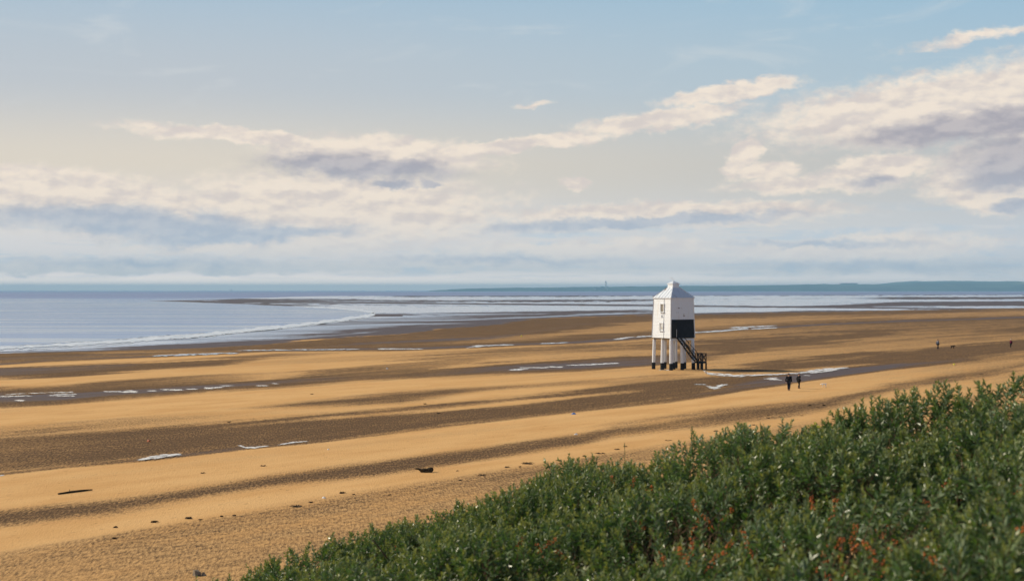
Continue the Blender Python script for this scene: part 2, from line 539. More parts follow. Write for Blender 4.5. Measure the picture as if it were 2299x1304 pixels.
# the flats beyond the water's edge: wet everywhere, with films of standing water in long streaks
shore_v = xinterp(U, [p[0] for p in SHORE], [p[1] for p in SHORE])
flats = smooth01((shore_v - V + 2 + jit * 5) / 4.0)
wet = np.maximum(wet, flats * 1.35)
damp = np.maximum(damp, flats)
film = np.zeros_like(U)
for d in (
    strip([(600, 668, 2.5, .8), (750, 667, 3, 1), (900, 670, 3.2, 1), (1100, 670, 3.2, 1), (1300, 669, 3.5, 1), (1500, 668, 4, .9), (2299, 666, 3.5, .9)], 2, .5),
    strip([(800, 680, 2.5, .8), (900, 681, 3, .8), (1150, 682, 4, .8), (1400, 680, 3.5, .8), (1560, 678, 5, .9), (1800, 676, 7, .95), (1950, 675, 6, .9), (2050, 675, 2.6, .95), (2299, 673.5, 2.6, 1)], 2.5, .6),
    strip([(1150, 698, 2.5, .6), (1300, 695, 3, .8), (1450, 693, 3.5, .9), (1560, 696, 7, .95), (1700, 692, 8, .95), (1850, 693, 4, 1), (1950, 693, 3, 1), (2100, 691.5, 2.6, 1), (2299, 689.5, 2.6, 1)], 2.5, .5),
    strip([(1560, 686, 6, .9), (1750, 683, 6, .9), (1900, 683, 4, .7), (2000, 683, 2, .3), (2299, 682, 1.2, .5)], 3, .8),
    strip([(640, 686, 3, .9), (740, 688, 4, .9), (850, 694, 9, .9), (930, 697, 9, .8), (1000, 700, 8, .45), (1120, 705, 5, .2)], 5, .8),
    band([(-300, 784, 800, .9), (0, 780, 793, .9), (200, 771, 787, .85), (450, 752, 772, .7), (600, 738, 762, .6), (750, 722, 748, .55), (850, 708, 738, .5), (950, 706, 728, .4), (1100, 712, 722, .25)], 4, 9, .7),
    strip([(1100, 716, 2, .5), (1200, 712, 2, .5), (1300, 707, 2, .6), (1400, 703, 2, .7), (1480, 701, 2, .6)], 2, .6),
    strip([(0, 789, 1.2, .4), (430, 777, 1.2, .5), (800, 748, 2, .4), (1000, 727, 1.5, .3)], 2, .6),
):
    film = np.maximum(film, d)
film = film * flats
streak = fbm(Tt / 220 + 3, Tn / 26, 4) + 0.5 * fbm(X / 300, np.log(Y) * 40, 4)
film = np.clip(film + flats * (streak * 0.55 + 0.30 * smooth01((714 - V) / 20) * smooth01((U - 520) / 200) * (1 - 0.8 * smooth01((U - 1000) / 300))), 0, 1)
film *= 1 - strip([(330, 675.6, .8, 1), (480, 678, 1.6, 1), (560, 677, 2, 1), (660, 678, 2, .8)], 1.5, .4)
film *= 1 - strip([(560, 683, 1.2, .9), (640, 685, 1.6, .9), (690, 686, 1, .9)], 1.2, .3)
film *= 1 - strip([(825, 709, 1.2, 1), (900, 708.5, 1.6, 1)], 1.2, .3) * ((U > 820) & (U < 905))
film *= 1 - strip([(1900, 670, 2.5, .0), (2000, 669, 2.5, .85), (2299, 668.5, 2.5, .9)], 2, .4)
film *= 1 - strip([(1850, 688, 1.2, .8), (2000, 683, 4, .7), (2299, 681, 5, .85)], 2, .6)


def m_sand(t, b):
    p = world_pos(t)
    x, y, z = sep(p)
    ta = x * math.cos(TA) + y * math.sin(TA)
    tn = y * math.cos(TA) - x * math.sin(TA)
    s = xyz(ta * 0.35, tn, 0.0)
    damp_shade, wet_, film_ = attr('damp'), attr('wet'), attr('film')
    grain = noise(s, 2.6, 5.0, 0.66)
    patch = noise(s, 0.35, 4.0, 0.6)
    clod = noise(p, 1.3, 4.0, 0.7)
    # ripple marks: short streaks across the bars
    speck = noise(xyz(x * 8.0 + y * 1.1, y * 1.5 - x * 0.5, 0.0), 1.0, 4.0, 0.78)
    fleck = noise(xyz(ta * 1.5, tn * 4.0, 3.0), 1.0, 3.0, 0.65)
    rough_zone = sstep(damp_shade, 0.05, 0.5)
    dm_ = damp_shade + (speck - 0.5) * (rough_zone * 1.35 + 0.40) + (grain - 0.5) * (rough_zone * 0.8) + (patch - 0.5) * 0.75
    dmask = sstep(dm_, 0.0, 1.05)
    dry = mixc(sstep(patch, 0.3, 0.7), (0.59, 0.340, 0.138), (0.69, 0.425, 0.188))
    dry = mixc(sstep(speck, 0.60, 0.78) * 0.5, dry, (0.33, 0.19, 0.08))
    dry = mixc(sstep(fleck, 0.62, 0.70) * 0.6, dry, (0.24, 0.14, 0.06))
    damp_shade_col = mixc(sstep(speck, 0.32, 0.66), (0.19, 0.116, 0.059), (0.082, 0.051, 0.031))
    c = mixc(dmask, dry, damp_shade_col)
    stk = noise(xyz(ta * 0.06, tn * 0.9, 6.0), 1.0, 4.0, 0.65)
    wm = sstep(wet_ + (speck - 0.5) * 0.7 + (stk - 0.5) * 1.3, 0.32, 1.02)
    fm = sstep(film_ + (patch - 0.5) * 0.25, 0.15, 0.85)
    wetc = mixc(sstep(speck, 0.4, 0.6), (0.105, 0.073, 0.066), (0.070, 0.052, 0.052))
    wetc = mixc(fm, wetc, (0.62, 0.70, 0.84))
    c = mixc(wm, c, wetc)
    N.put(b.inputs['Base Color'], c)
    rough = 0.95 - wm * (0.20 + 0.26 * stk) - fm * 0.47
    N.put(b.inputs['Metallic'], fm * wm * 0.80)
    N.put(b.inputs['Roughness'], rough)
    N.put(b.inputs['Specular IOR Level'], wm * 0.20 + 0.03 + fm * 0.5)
    near = sstep(y, 500.0, 90.0)
    h = (clod * 0.5 + speck * 0.6 + grain * 0.3) * (1.0 - fm) * (1.0 - wm * 0.5)
    bump(t, b, h * near, 0.55, 0.10)


M_SAND = material('sand', build=m_sand)
nr, nc = U.shape
idx = np.arange(nr * nc).reshape(nr, nc)
quads = np.stack([idx[1:, :-1], idx[1:, 1:], idx[:-1, 1:], idx[:-1, :-1]], -1).reshape(-1, 4)
P = np.stack([X, Y, np.zeros_like(X)], -1).reshape(-1, 3)
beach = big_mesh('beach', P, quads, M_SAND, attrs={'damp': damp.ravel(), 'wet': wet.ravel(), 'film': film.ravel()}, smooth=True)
tag(beach, 'golden sand beach with damp bars and wet tidal flats', kind='structure')


# ------------------------------------------------------------------ sea
def m_sea(t, b):
    p = world_pos(t)
    x, y, z = sep(p)
    lg = N.math('LOGARITHM', y, 2.718) * 26.0
    st_ = noise(xyz(x * 0.006, lg, 0.0), 1.0, 5.0, 0.6)
    chop = sstep(y, 1300.0, 2600.0)
    N.put(b.inputs['Base Color'], mixc(chop, mixc(sstep(st_, 0.35, 0.7), (0.145, 0.20, 0.325), (0.12, 0.155, 0.25)), (0.12, 0.115, 0.17)))
    # the open channel beyond the bank is choppy, the water inside it is sheltered
    rr = 0.13 + (st_ - 0.5) * 0.16 + chop * 0.34
    N.put(b.inputs['Roughness'], rr)
    b.inputs['IOR'].default_value = 1.33
    b.inputs['Specular IOR Level'].default_value = 0.34
    b.inputs['Specular IOR Level'].default_value = 0.0
    g = t.nodes.new('ShaderNodeBsdfGlossy')
    N.put(g.inputs['Color'], mixc(chop, mixc(sstep(st_, 0.36, 0.62), (0.98, 1.0, 1.0), (0.70, 0.80, 0.98)), mixc(sstep(st_, 0.36, 0.62), (0.66, 0.72, 0.92), (0.58, 0.65, 0.86))))
    N.put(g.inputs['Roughness'], rr)
    fac = 0.78 - chop * 0.12
    mx = t.nodes.new('ShaderNodeMixShader')
    N.put(mx.inputs[0], fac)
    t.links.new(b.outputs[0], mx.inputs[1])
    t.links.new(g.outputs[0], mx.inputs[2])
    t.links.new(mx.outputs[0], t.nodes['Material Output'].inputs['Surface'])


M_SEA = material('sea_water', build=m_sea)


def dense(pts, step):
    out = []
    for (a, b), (c, d) in zip(pts[:-1], pts[1:]):
        n = max(1, int(abs(c - a) / step))
        for i in range(n):
            t_ = i / n
            out.append((a + (c - a) * t_, b + (d - b) * t_))
    return out + [pts[-1]]


low_edge = dense([(-2400, 905), (-700, 828), (0, 781), (200, 770.5), (450, 752.5), (600, 737), (700, 726.5), (800, 713), (830, 709), (841, 705)], 7)
bank_edge = dense([(841, 705), (822, 699.5), (790, 696), (740, 692), (680, 688.5), (620, 686.5), (560, 683), (480, 680), (400, 677.2), (335, 675.6)], 7)
far_edge = dense([(335, 675.6), (480, 673.2), (560, 669.5), (650, 666.2), (760, 664.3), (1000, 664), (1400, 663.5), (1800, 662.6), (2299, 661.6), (3300, 660), (6000, 657)], 12)
ring = [(u, v + 0.45 * float(fbm(np.array(u / 23.0), np.array(v / 3.0)))) for u, v in low_edge + bank_edge[1:] + far_edge[1:]]
ring += [(6000, 652.72), (1150, 652.72), (-2400, 652.72)]
SEA_Z = 0.02
from mathutils.geometry import tessellate_polygon
# straight lines stay straight between picture and plane, so the outline is triangulated in pixels
tris = tessellate_polygon([[Vector((u, -8.0 * v, 0.0)) for u, v in ring]])
me = bpy.data.meshes.new('sea')
me.from_pydata([tuple(at(u, v, SEA_Z)) for u, v in ring], [], [tuple(t_) for t_ in tris])
bm = bmesh.new()
bm.from_mesh(me)
for f_ in bm.faces:
    f_.normal_update()
    if f_.normal.z < 0:
        f_.normal_flip()
bm.to_mesh(me)
bm.free()
me.materials.append(M_SEA)
sea = bpy.data.objects.new('sea', me)
scene.collection.objects.link(sea)
tag(sea, 'pale blue sea in the bay and along the horizon', kind='structure')

M_POOL = material('glint_white_pool_water', (0.80, 0.80, 0.79), 0.04, 0.6)  # near-white base: the glint of the sky painted into the water colour


def m_surf(t, b):
    n_ = noise(world_pos(t), 0.25, 4.0)
    N.put(b.inputs['Base Color'], mixc(sstep(n_, 0.35, 0.65), (0.42, 0.49, 0.58), (0.76, 0.80, 0.85)))


M_SURF = material('surf_foam', (0.8, 0.8, 0.8), 0.25, 0.5, m_surf)


def ribbon(name, pts, mat, z=0.012, rag=0.45, step=3.0):
    """a thin sheet on the sand along u, v, half-thickness points, with ragged edges"""
    a = np.array(pts, float)
    seg = np.concatenate([[0], np.cumsum(np.hypot(np.diff(a[:, 0]), np.diff(a[:, 1]) * 3))])
    s = np.linspace(0, seg[-1], max(6, int(seg[-1] / step)))
    u, v, h = (np.interp(s, seg, a[:, i]) for i in range(3))
    endf = np.clip(np.minimum(s, seg[-1] - s) / 6.0, 0.05, 1)
    k = a[0, 0] * 0.37
    ht = h * endf * (1 + rag * 1.6 * fbm(s / 14 + k, s * 0 + k, 4))
    hb = h * endf * (1 + rag * 1.6 * fbm(s / 11 + k + 40, s * 0 + k, 4))
    du, dv = np.gradient(u), np.gradient(v)
    ln = np.hypot(du, dv) + 1e-6
    nx, ny = -dv / ln, du / ln
    sg = np.where(ny < 0, -1, 1) if abs(du).sum() > abs(dv).sum() else 1
    vs, fs = [], []
    for i in range(len(s)):
        vs.append(at(u[i] - nx[i] * max(.1, ht[i]), v[i] - ny[i] * max(.1, ht[i]), z))
        vs.append(at(u[i] + nx[i] * max(.1, hb[i]), v[i] + ny[i] * max(.1, hb[i]), z))
    for i in range(len(s) - 1):
        f = (2 * i, 2 * i + 1, 2 * i + 3, 2 * i + 2)
        n_ = (vs[f[1]] - vs[f[0]]).cross(vs[f[2]] - vs[f[0]])
        fs.append(f if n_.z > 0 else f[::-1])
    return mesh(name, vs, fs, mat)


SURF = [(-900, 841, 3), (0, 781, 1.5), (200, 771, 1.6), (450, 752, 2.2), (600, 737, 2.2), (700, 726, 2.0), (800, 712.5, 1.8), (838, 706.5, 2.0), (842, 703, 1.6),
        (822, 698.5, 1.4), (780, 694.5, 1.1), (720, 690, .8), (680, 688, .5)]
tag(ribbon('surf_line', [(p[0], p[1], p[2] * 1.8) for p in SURF], M_SURF, 0.05, 0.6, 2.5), 'white line of surf along the shore of the bay', kind='structure')
for a_, b_, dv, th in ((40, 230, -5, .5), (250, 460, -4.5, .6), (380, 640, 4.2, .5), (560, 760, 4, .55), (690, 820, 5, .5), (60, 300, 5.5, .45)):
    us_ = np.linspace(a_, b_, 7)
    tag(ribbon('surf_line', [(u, float(np.interp(u, [p[0] for p in SURF[:8]], [p[1] for p in SURF[:8]])) + dv + 0.8 * math.sin(u / 31), th) for u in us_], M_SURF, 0.05, 0.95, 2.5),
        'broken faint line of foam beside the main surf line', kind='structure')
POOLS = [
    [(1582, 832, 1.5), (1590, 838, 2.5), (1620, 841, 2.8), (1660, 843, 2.8), (1700, 841.5, 1.4), (1745, 839.5, 1)],
    [(1800, 836, 1.2), (1822, 833, 3.5), (1845, 831, 4.5), (1865, 830, 4.2), (1882, 827.5, 2.6), (1900, 825.5, 1)],
    [(1728, 842, 1.2), (1760, 839, 1.8), (1800, 836.8, 1.4), (1845, 835.5, 1.5)],
    [(1590, 867, 1.2), (1597, 869, 2.4), (1606, 870, 3.6), (1614, 868, 3.2), (1620, 865, 1.4)],
    [(1560, 862.3, .7), (1580, 862.8, .9)], [(1612, 864.8, 1), (1632, 863, 1)],
    [(1716, 850.5, .9), (1735, 851, 1.8), (1752, 852.5, 1)], [(1728, 847.6, .8), (1742, 847.6, .8)], [(1808, 842, .8), (1816, 842, .8)],
    [(313, 1031, 2), (335, 1027, 3.8), (365, 1023.5, 4), (402, 1020, 2.5)],
    [(536, 999.5, 1), (550, 1002.5, 2.6), (570, 1004.5, 1.8), (596, 1001, 1.5)], [(628, 997, .9), (660, 992.5, 1.5), (692, 990, .8)],
    [(0, 1067, 1), (10, 1066, 1.2)],
    [(113, 887.8, 1.5), (165, 888.2, 1.5)], [(125, 884, .8), (172, 884.4, .8)], [(235, 878.6, .9), (262, 879, 1.6), (302, 879.2, 2)], [(285, 876, .6), (296, 876, .6)],
    [(333, 876.8, 1), (346, 876.8, 1)], [(365, 874.2, 1.5), (405, 875, 1.3)], [(420, 873.3, 1.2), (439, 873, 1.2)], [(462, 871, 1.8), (478, 871, 1.6)], [(482, 870, 1.2), (500, 869.3, 1.3)],
    [(500, 866, .8), (520, 865.5, .8)], [(580, 865.5, .8), (597, 865.5, .8)], [(612, 861, .8), (622, 861, .8)],
    [(37, 898.7, 1.3), (53, 898.7, 1.2)], [(0, 889.8, 1.2), (70, 888.3, 1)], [(15, 885, .7), (52, 883, .7)], [(70, 882.5, .7), (165, 879.5, .6)],
    [(1145, 830, 1), (1165, 829.5, 1.5), (1185, 828, 1)], [(1170, 825.3, .7), (1205, 825.5, 1.2), (1226, 824.8, 1)], [(1228, 823.5, 1), (1260, 823.5, 1.2)],
    [(1278, 819.5, 1.2), (1310, 818.5, 1.8), (1350, 817, 1.4), (1388, 815, 1)],
    [(1052, 779.3, 1), (1070, 777.5, 2.2), (1090, 776, 1.2), (1130, 774.2, .9), (1150, 773.8, .6)], [(1215, 771, .6), (1268, 769, .8)],
    [(1380, 761.5, .8), (1398, 759.5, 2.2), (1430, 756, 1.4), (1466, 754, 1.1), (1500, 751, 1)],
    [(1545, 748, 1), (1600, 744, 1.7), (1650, 740, 1.7), (1676, 737.5, 1.6)], [(1645, 735, 1.4), (1690, 733.5, 1), (1740, 731, .8)], [(1690, 738, 1), (1740, 735.5, 1.2)],
    [(540, 786.3, .7), (640, 785, 1.2), (720, 784.5, .9), (800, 783.8, .7)], [(850, 783.2, .9), (945, 783, .8)], [(345, 799, 1.2), (420, 796, 2), (530, 792.5, 1.8)],
    [(1485, 829.8, .8), (1500, 829.8, .8)],
]


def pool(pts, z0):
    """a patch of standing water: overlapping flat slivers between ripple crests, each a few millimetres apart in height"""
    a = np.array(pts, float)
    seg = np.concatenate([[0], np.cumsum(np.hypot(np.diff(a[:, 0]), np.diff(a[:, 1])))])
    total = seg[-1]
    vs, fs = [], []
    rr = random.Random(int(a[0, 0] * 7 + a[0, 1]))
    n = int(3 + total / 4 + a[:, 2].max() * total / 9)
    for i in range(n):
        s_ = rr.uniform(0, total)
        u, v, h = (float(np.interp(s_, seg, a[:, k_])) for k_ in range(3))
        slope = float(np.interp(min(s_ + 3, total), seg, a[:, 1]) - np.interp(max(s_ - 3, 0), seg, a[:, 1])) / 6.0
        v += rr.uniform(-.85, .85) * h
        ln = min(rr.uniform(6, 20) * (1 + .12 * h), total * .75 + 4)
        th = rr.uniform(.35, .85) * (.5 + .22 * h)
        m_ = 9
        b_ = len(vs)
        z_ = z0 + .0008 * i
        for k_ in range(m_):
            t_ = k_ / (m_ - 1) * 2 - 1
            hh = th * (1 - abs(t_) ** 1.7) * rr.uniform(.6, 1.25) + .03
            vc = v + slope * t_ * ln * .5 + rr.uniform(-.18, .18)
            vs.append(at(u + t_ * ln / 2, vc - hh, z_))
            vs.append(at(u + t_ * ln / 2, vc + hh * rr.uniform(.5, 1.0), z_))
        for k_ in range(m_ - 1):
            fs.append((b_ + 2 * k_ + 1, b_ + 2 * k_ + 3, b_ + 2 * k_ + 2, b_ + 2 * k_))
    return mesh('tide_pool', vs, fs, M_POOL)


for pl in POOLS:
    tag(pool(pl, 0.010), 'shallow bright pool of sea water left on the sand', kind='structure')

# ------------------------------------------------------------------ dune under the bushes
LIP = [(-9, 14.6), (-5, 16.0), (-3.05, 16.4), (-1.69, 16.9), (-0.78, 16.6), (0.56, 16.2), (1.8, 15.5), (2.98, 13.8), (3.93, 12.8), (4.4, 11.9), (6, 10.6), (12, 8.0)]


def lip_y(x):
    return np.interp(x, [p[0] for p in LIP], [p[1] for p in LIP])


def canopy_z(x, y):
    """top of the thicket: a plane that rises to the right, tumbling over the lip of the dune"""
    z = 8.57 - 0.0334 * y + 0.327 * x
    z = z - 0.072 * np.maximum(0, x - 0.5)
    z = np.minimum(z, 9.9 + 0.05 * (x - 5))
    over = np.maximum(0, y - lip_y(x))
    return z - 0.45 * over - 0.10 * over ** 2


def dune_z(x, y):
    top = np.minimum(canopy_z(x, np.minimum(y, lip_y(x))) - 1.15, 8.55)
    top = np.where(y < 3, np.maximum(top, 8.55 - 0.35 * np.maximum(0, -x - 3)), top)
    over = np.maximum(0, y - lip_y(x))
    z = top - 0.62 * over
    side = np.maximum(0, -x - 7)
    return np.maximum(z - 0.55 * side + 0.12 * fbm(x / 2.5, y / 2.5), -0.5)


gx, gy = np.meshgrid(np.concatenate([np.arange(-40, -10, 2.0), np.arange(-10, 14, 0.5), np.arange(14, 60, 3.0)]), np.concatenate([np.arange(-60, 0, 4.0), np.arange(0, 34, 0.5)]))
gz = dune_z(gx, gy)


def m_dune(t, b):
    p = world_pos(t)
    n_ = noise(p, 3.0, 6.0, 0.65)
    N.put(b.inputs['Base Color'], mixc(sstep(n_, 0.35, 0.65), (0.05, 0.036, 0.02), (0.16, 0.11, 0.06)))


M_DUNE = material('dune_soil', rough=0.95, spec=0.1, build=m_dune)
i2 = np.arange(gx.size).reshape(gx.shape)
dune = big_mesh('dune', np.stack([gx, gy, gz], -1).reshape(-1, 3), np.stack([i2[:-1, :-1], i2[:-1, 1:], i2[1:, 1:], i2[1:, :-1]], -1).reshape(-1, 4), M_DUNE, smooth=True)
tag(dune, 'sand dune slope under the thicket', kind='structure')

# ------------------------------------------------------------------ far shore across the channel
def m_hill(t, b):
    p = world_pos(t)
    x, y, z = sep(p)
    n_ = noise(xyz(x * 0.0022, y * 0.0010, z * 0.012), 1.0, 5.0, 0.6)
    f_ = noise(xyz(x * 0.0011, y * 0.0004, 4.0), 1.0, 2.0, 0.5)
    c = mixc(sstep(n_, 0.42, 0.62), (0.018, 0.036, 0.030), (0.050, 0.080, 0.055))
    N.put(b.inputs['Base Color'], mixc(sstep(f_, 0.56, 0.64) * sstep(x, 3500.0, 5200.0), c, (0.22, 0.22, 0.10)))


M_HILL = material('wooded_hill', rough=0.95, spec=0.1, build=m_hill)


def ridge(name, prof, d, label, depth=2600, waterline=652.4):
    us = np.arange(prof[0][0], prof[-1][0] + 1, 6.0)
    vs_ = np.interp(us, [p[0] for p in prof], [p[1] for p in prof]) + 0.55 * fbm(us / 26, us * 0 + d, 4)
    rows = [(0.0, 0.0), (0.02, 0.28), (0.10, 0.45), (0.35, 0.75), (0.7, 0.96), (1.0, 1.0), (1.5, 0.6), (2.0, -0.02)]
    VV = []
    for f_, h_ in rows:
        dd = d + depth * (f_ - 1.0)
        zz = EYE + (CY - vs_) / F * d
        hn = 1 + 0.16 * fbm(us / 30 + f_ * 9, us * 0 + f_ * 7, 3) if 0 < f_ < 1 else 1
        VV.append(np.stack([(us - CX) / F * d, dd + 0 * us, zz * h_ * hn], -1))
    VV = np.array(VV)
    n, m = VV.shape[:2]
    ii = np.arange(n * m).reshape(n, m)
    o = big_mesh(name, VV.reshape(-1, 3), np.stack([ii[:-1, :-1], ii[:-1, 1:], ii[1:, 1:], ii[1:, :-1]], -1).reshape(-1, 4), M_HILL, smooth=True)
    return tag(o, label, kind='structure')


ridge('coast', [(985, 651.6), (1020, 649.8), (1050, 647.6), (1150, 645.9), (1243, 645.0), (1300, 643.9), (1365, 644.4), (1456, 642.8), (1548, 642.0), (1640, 641.3), (1700, 640.6), (1780, 639.4),
                (1850, 638.2), (1900, 638.4), (1960, 638.0), (2010, 636.8), (2065, 634.8), (2130, 633.8), (2195, 633.9), (2234, 634.6), (2299, 633.0), (2500, 633), (2800, 636), (3300, 642)], 20000, 'low wooded coast across the channel')
ridge('hill', [(1960, 640), (1985, 636.5), (2012, 633), (2070, 631.5), (2130, 630.4), (2200, 631.4), (2260, 633), (2400, 637), (2500, 641)], 23500, 'paler hill behind the wooded coast')

M_CONC = material('concrete', (0.38, 0.37, 0.36), 0.8)
M_DARKB = material('far_cladding', (0.10, 0.11, 0.13), 0.7)
M_WHITEB = material('far_render', (0.78, 0.77, 0.74), 0.7)
M_SLATE = material('far_slate', (0.14, 0.13, 0.14), 0.7)
PXM = 20000 / F       # metres per photo pixel on the far shore


def far(u, d=17600):
    return Vector(((u - CX) / F * 20000 * d / 20000, d, 0))


ch = empty('power_station_chimney', far(1360.2))
MB().tube([(0, 0, 0), (0, 0, 70), (0, 0, 128)], [9.0, 8.0, 7.2], 16).build('shaft', M_CONC, ch, True)
MB().tube([(0, 0, 120), (0, 0, 124)], [8.2, 8.2], 16).build('rim', M_DARKB, ch)
tag(ch, 'tall grey power station chimney on the far coast', 'chimney')
c2 = empty('thin_chimney', far(1365))
MB().tube([(0, 0, 0), (0, 0, 76)], [3.2, 2.4], 10).build('shaft', M_CONC, c2, True)
MB().tube([(0, 0, 70), (0, 0, 73)], [3.3, 3.3], 10).build('rim', M_DARKB, c2)
tag(c2, 'short thin chimney just beside the tall power station chimney', 'chimney')


def far_block(name, u, w, h, dpt, mat, label, cat, roof=None, d=17600, z=0.0):
    e = empty(name, far(u, d) + Vector((0, 0, z)))
    MB().box((0, 0, h / 2), (w, dpt, h)).build('wall', mat, e)
    if roof == 'flat':
        MB().box((0, 0, h + 1.2), (w + 2, dpt + 2, 2.4)).build('roof', M_SLATE, e)
    else:
        hw, hd, r_ = w / 2 + 1, dpt / 2 + 1, h + dpt * 0.3
        mesh('roof', [(-hw, -hd, h), (hw, -hd, h), (hw, hd, h), (-hw, hd, h), (-hw, 0, r_), (hw, 0, r_)], [(0, 1, 5, 4), (2, 3, 4, 5), (0, 4, 3), (1, 2, 5), (0, 3, 2, 1)], M_SLATE, e)
    return tag(e, label, cat)


far_block('turbine_hall', 1341, 95, 46, 60, M_DARKB, 'dark boxy power station hall at foot of tall chimney', 'building', 'flat')
far_block('boiler_house', 1352, 30, 58, 40, M_DARKB, 'taller dark block between power station hall and chimney', 'building', 'flat')
far_block('white_shed', 1336, 12, 30, 20, M_WHITEB, 'small white block against the power station hall', 'building', 'flat', 17500)
far_block('white_store', 1363, 18, 22, 20, M_WHITEB, 'small white block at the foot of tall chimney', 'building', 'flat', 17500)
hang = empty('long_hangar', ((1905.5 - CX) / F * 20000, 20000, EYE + (CY - 638.9) / F * 20000))
MB().box((0, 0, 7), (232, 60, 20)).build('wall', M_DARKB, hang)
MB().box((0, 0, 19.4), (244, 66, 4.6)).build('roof', M_SLATE, hang)
MB().box((-100, -31, 7), (26, 2, 9)).build('door', M_WHITEB, hang)
tag(hang, 'long flat-roofed hangar on the crest of the far coast', 'building')
mast = empty('radio_mast', ((1556 - CX) / F * 20000, 20000, EYE + (CY - 642.6) / F * 20000))
MB().tube([(0, 0, -5), (0, 0, 44)], [3.0, 2.4], 8).build('tower', M_CONC, mast)
MB().tube([(0, 0, 30), (0, 0, 34)], [4.0, 4.0], 8).build('platform', M_DARKB, mast)
tag(mast, 'thin mast on the far coast right of lighthouse roof', 'mast')
for u, w, h, v_, lab in ((2238, 16, 12, 646, 'white house low on the far coast, left of a small cluster'), (2246, 30, 15, 647.5, 'wide white house in the middle of the far coast cluster'),
                         (2264, 34, 14, 646, 'wide pale terrace at right end of the far coast cluster'), (2272, 14, 18, 645, 'tall white house beside the pale terrace on far coast'),
                         (2183, 12, 10, 644.5, 'lone white house on the wooded part of far coast'), (2081, 36, 9, 644.5, 'pale farm building below the bright field on far coast'),
                         (2057, 34, 8, 638.6, 'long pale roof near crest of the far coast')):
    dd = 17500 + (652.4 - v_) * 140
    far_block('coastal_house', u, w, h, 14, M_WHITEB, lab, 'house', None, dd, EYE + (CY - v_) / F * dd - h * 0.6)
rig = empty('offshore_platform', far(519, 19000))
MB().box((0, 0, 12), (22, 14, 10)).build('deck', M_DARKB, rig)
for x in (-8, 8):
    MB().tube([(x, 0, -1), (x, 0, 8)], 1.6, 6).build('leg', M_DARKB, rig)
MB().tube([(4, 0, 16), (4, 0, 32)], 1.4, 6).build('derrick', M_DARKB, rig)
tag(rig, 'tiny dark platform on the sea horizon at left', 'platform')


# ------------------------------------------------------------------ lighthouse
def m_white(t, b):
    p = obj_coord(t)
    x, y, z = sep(p)
    s_ = noise(xyz(x * 3, y * 3, z * 0.5), 1.0, 5.0, 0.65)
    d_ = noise(p, 6.0, 4.0, 0.6)
    c = mixc(sstep(s_, 0.52, 0.78) * 0.55, (0.70, 0.735, 0.785), (0.60, 0.53, 0.40))
    N.put(b.inputs['Base Color'], mixc(sstep(d_, 0.62, 0.8) * 0.25, c, (0.5, 0.47, 0.42)))


def m_roof(t, b):
    p = obj_coord(t)
    x, y, z = sep(p)
    s_ = noise(p, 1.1, 5.0, 0.7)
    N.put(b.inputs['Base Color'], mixc(sstep(s_, 0.56, 0.68) * 0.75, (0.62, 0.67, 0.74), (0.28, 0.21, 0.14)))


def m_black(t, b):
    p = obj_coord(t)
    s_ = noise(p, 2.0, 4.0, 0.6)
    N.put(b.inputs['Base Color'], mixc(sstep(s_, 0.4, 0.7), (0.006, 0.007, 0.010), (0.014, 0.015, 0.020)))


M_WHITE = material('white_paint', rough=0.55, spec=0.3, build=m_white)
M_ROOF = material('painted_sheet_roof', rough=0.45, spec=0.4, build=m_roof)
M_BLACK = material('black_tar', rough=0.55, spec=0.25, build=m_black)
M_STAIR = material('black_timber', (0.008, 0.009, 0.011), 0.6, 0.3)
M_GLASS = material('window_board', (0.30, 0.27, 0.22), 0.35, 0.5)
M_SHUT = material('grey_shutter', (0.56, 0.57, 0.58), 0.6)
M_RUST = material('rusty_iron', (0.16, 0.09, 0.05), 0.8)
M_SIGN = material('pale_enamel', (0.30, 0.32, 0.38), 0.4)
M_BEAM = material('weathered_beam', (0.45, 0.41, 0.35), 0.8)

LH = empty('lighthouse', (21.12, 186.1, 0), R(31.9))
tag(LH, 'white timber lighthouse on nine stilts with black lower panel', 'lighthouse')
Z0, Z1 = 4.15, 9.30


def hw(z):
    return 1.985 - (z - Z0) * 0.0315


# faces: k 0 = -y (right face in the view), 1 = +x, 2 = +y, 3 = -x (left face in the view)
def face_m(k):
    return Matrix.Rotation(R(90 * k), 4, 'Z')


NB = 28
bh = (Z1 - Z0) / NB
for k in range(4):
    m4 = face_m(k)
    w = mesh('wall', [m4 @ Vector(p) for p in ((-hw(Z0) + .03, -hw(Z0) + .03, Z0), (hw(Z0) - .03, -hw(Z0) + .03, Z0), (hw(Z1) - .03, -hw(Z1) + .03, Z1), (-hw(Z1) + .03, -hw(Z1) + .03, Z1))], [(0, 1, 2, 3)], M_WHITE, LH)
    if k == 0:
        w['label'] = 'white clapboard wall with black painted lower panel'
    for i in range(NB):
        za, zb = Z0 + i * bh, Z0 + (i + 1) * bh + 0.012
        a, c = hw(za) - .06, hw(min(zb, Z1)) - .06
        na, nb_ = hw(za) + .022 + random.uniform(-.004, .004), hw(zb) - .006
        vs = [(-a, -na, za), (a, -na, za), (c, -nb_, zb), (-c, -nb_, zb), (-a, -na + .035, za), (a, -na + .035, za), (c, -nb_ + .02, zb), (-c, -nb_ + .02, zb)]
        fs = [(0, 1, 2, 3), (5, 4, 7, 6), (4, 5, 1, 0), (1, 5, 6, 2), (3, 2, 6, 7), (4, 0, 3, 7)]
        black = k == 0 and zb < 6.56
        mesh('board', [m4 @ Vector(v) for v in vs], fs, M_BLACK if black else M_WHITE, w)
    # corner post at the end of each face
    cb = MB()
    cb.bar((-hw(Z0), -hw(Z0), Z0 - .03), (-hw(Z1), -hw(Z1), Z1), 0.12)
    cb.v = [m4 @ v for v in cb.v]
    cb.build('corner_post', M_WHITE, LH)
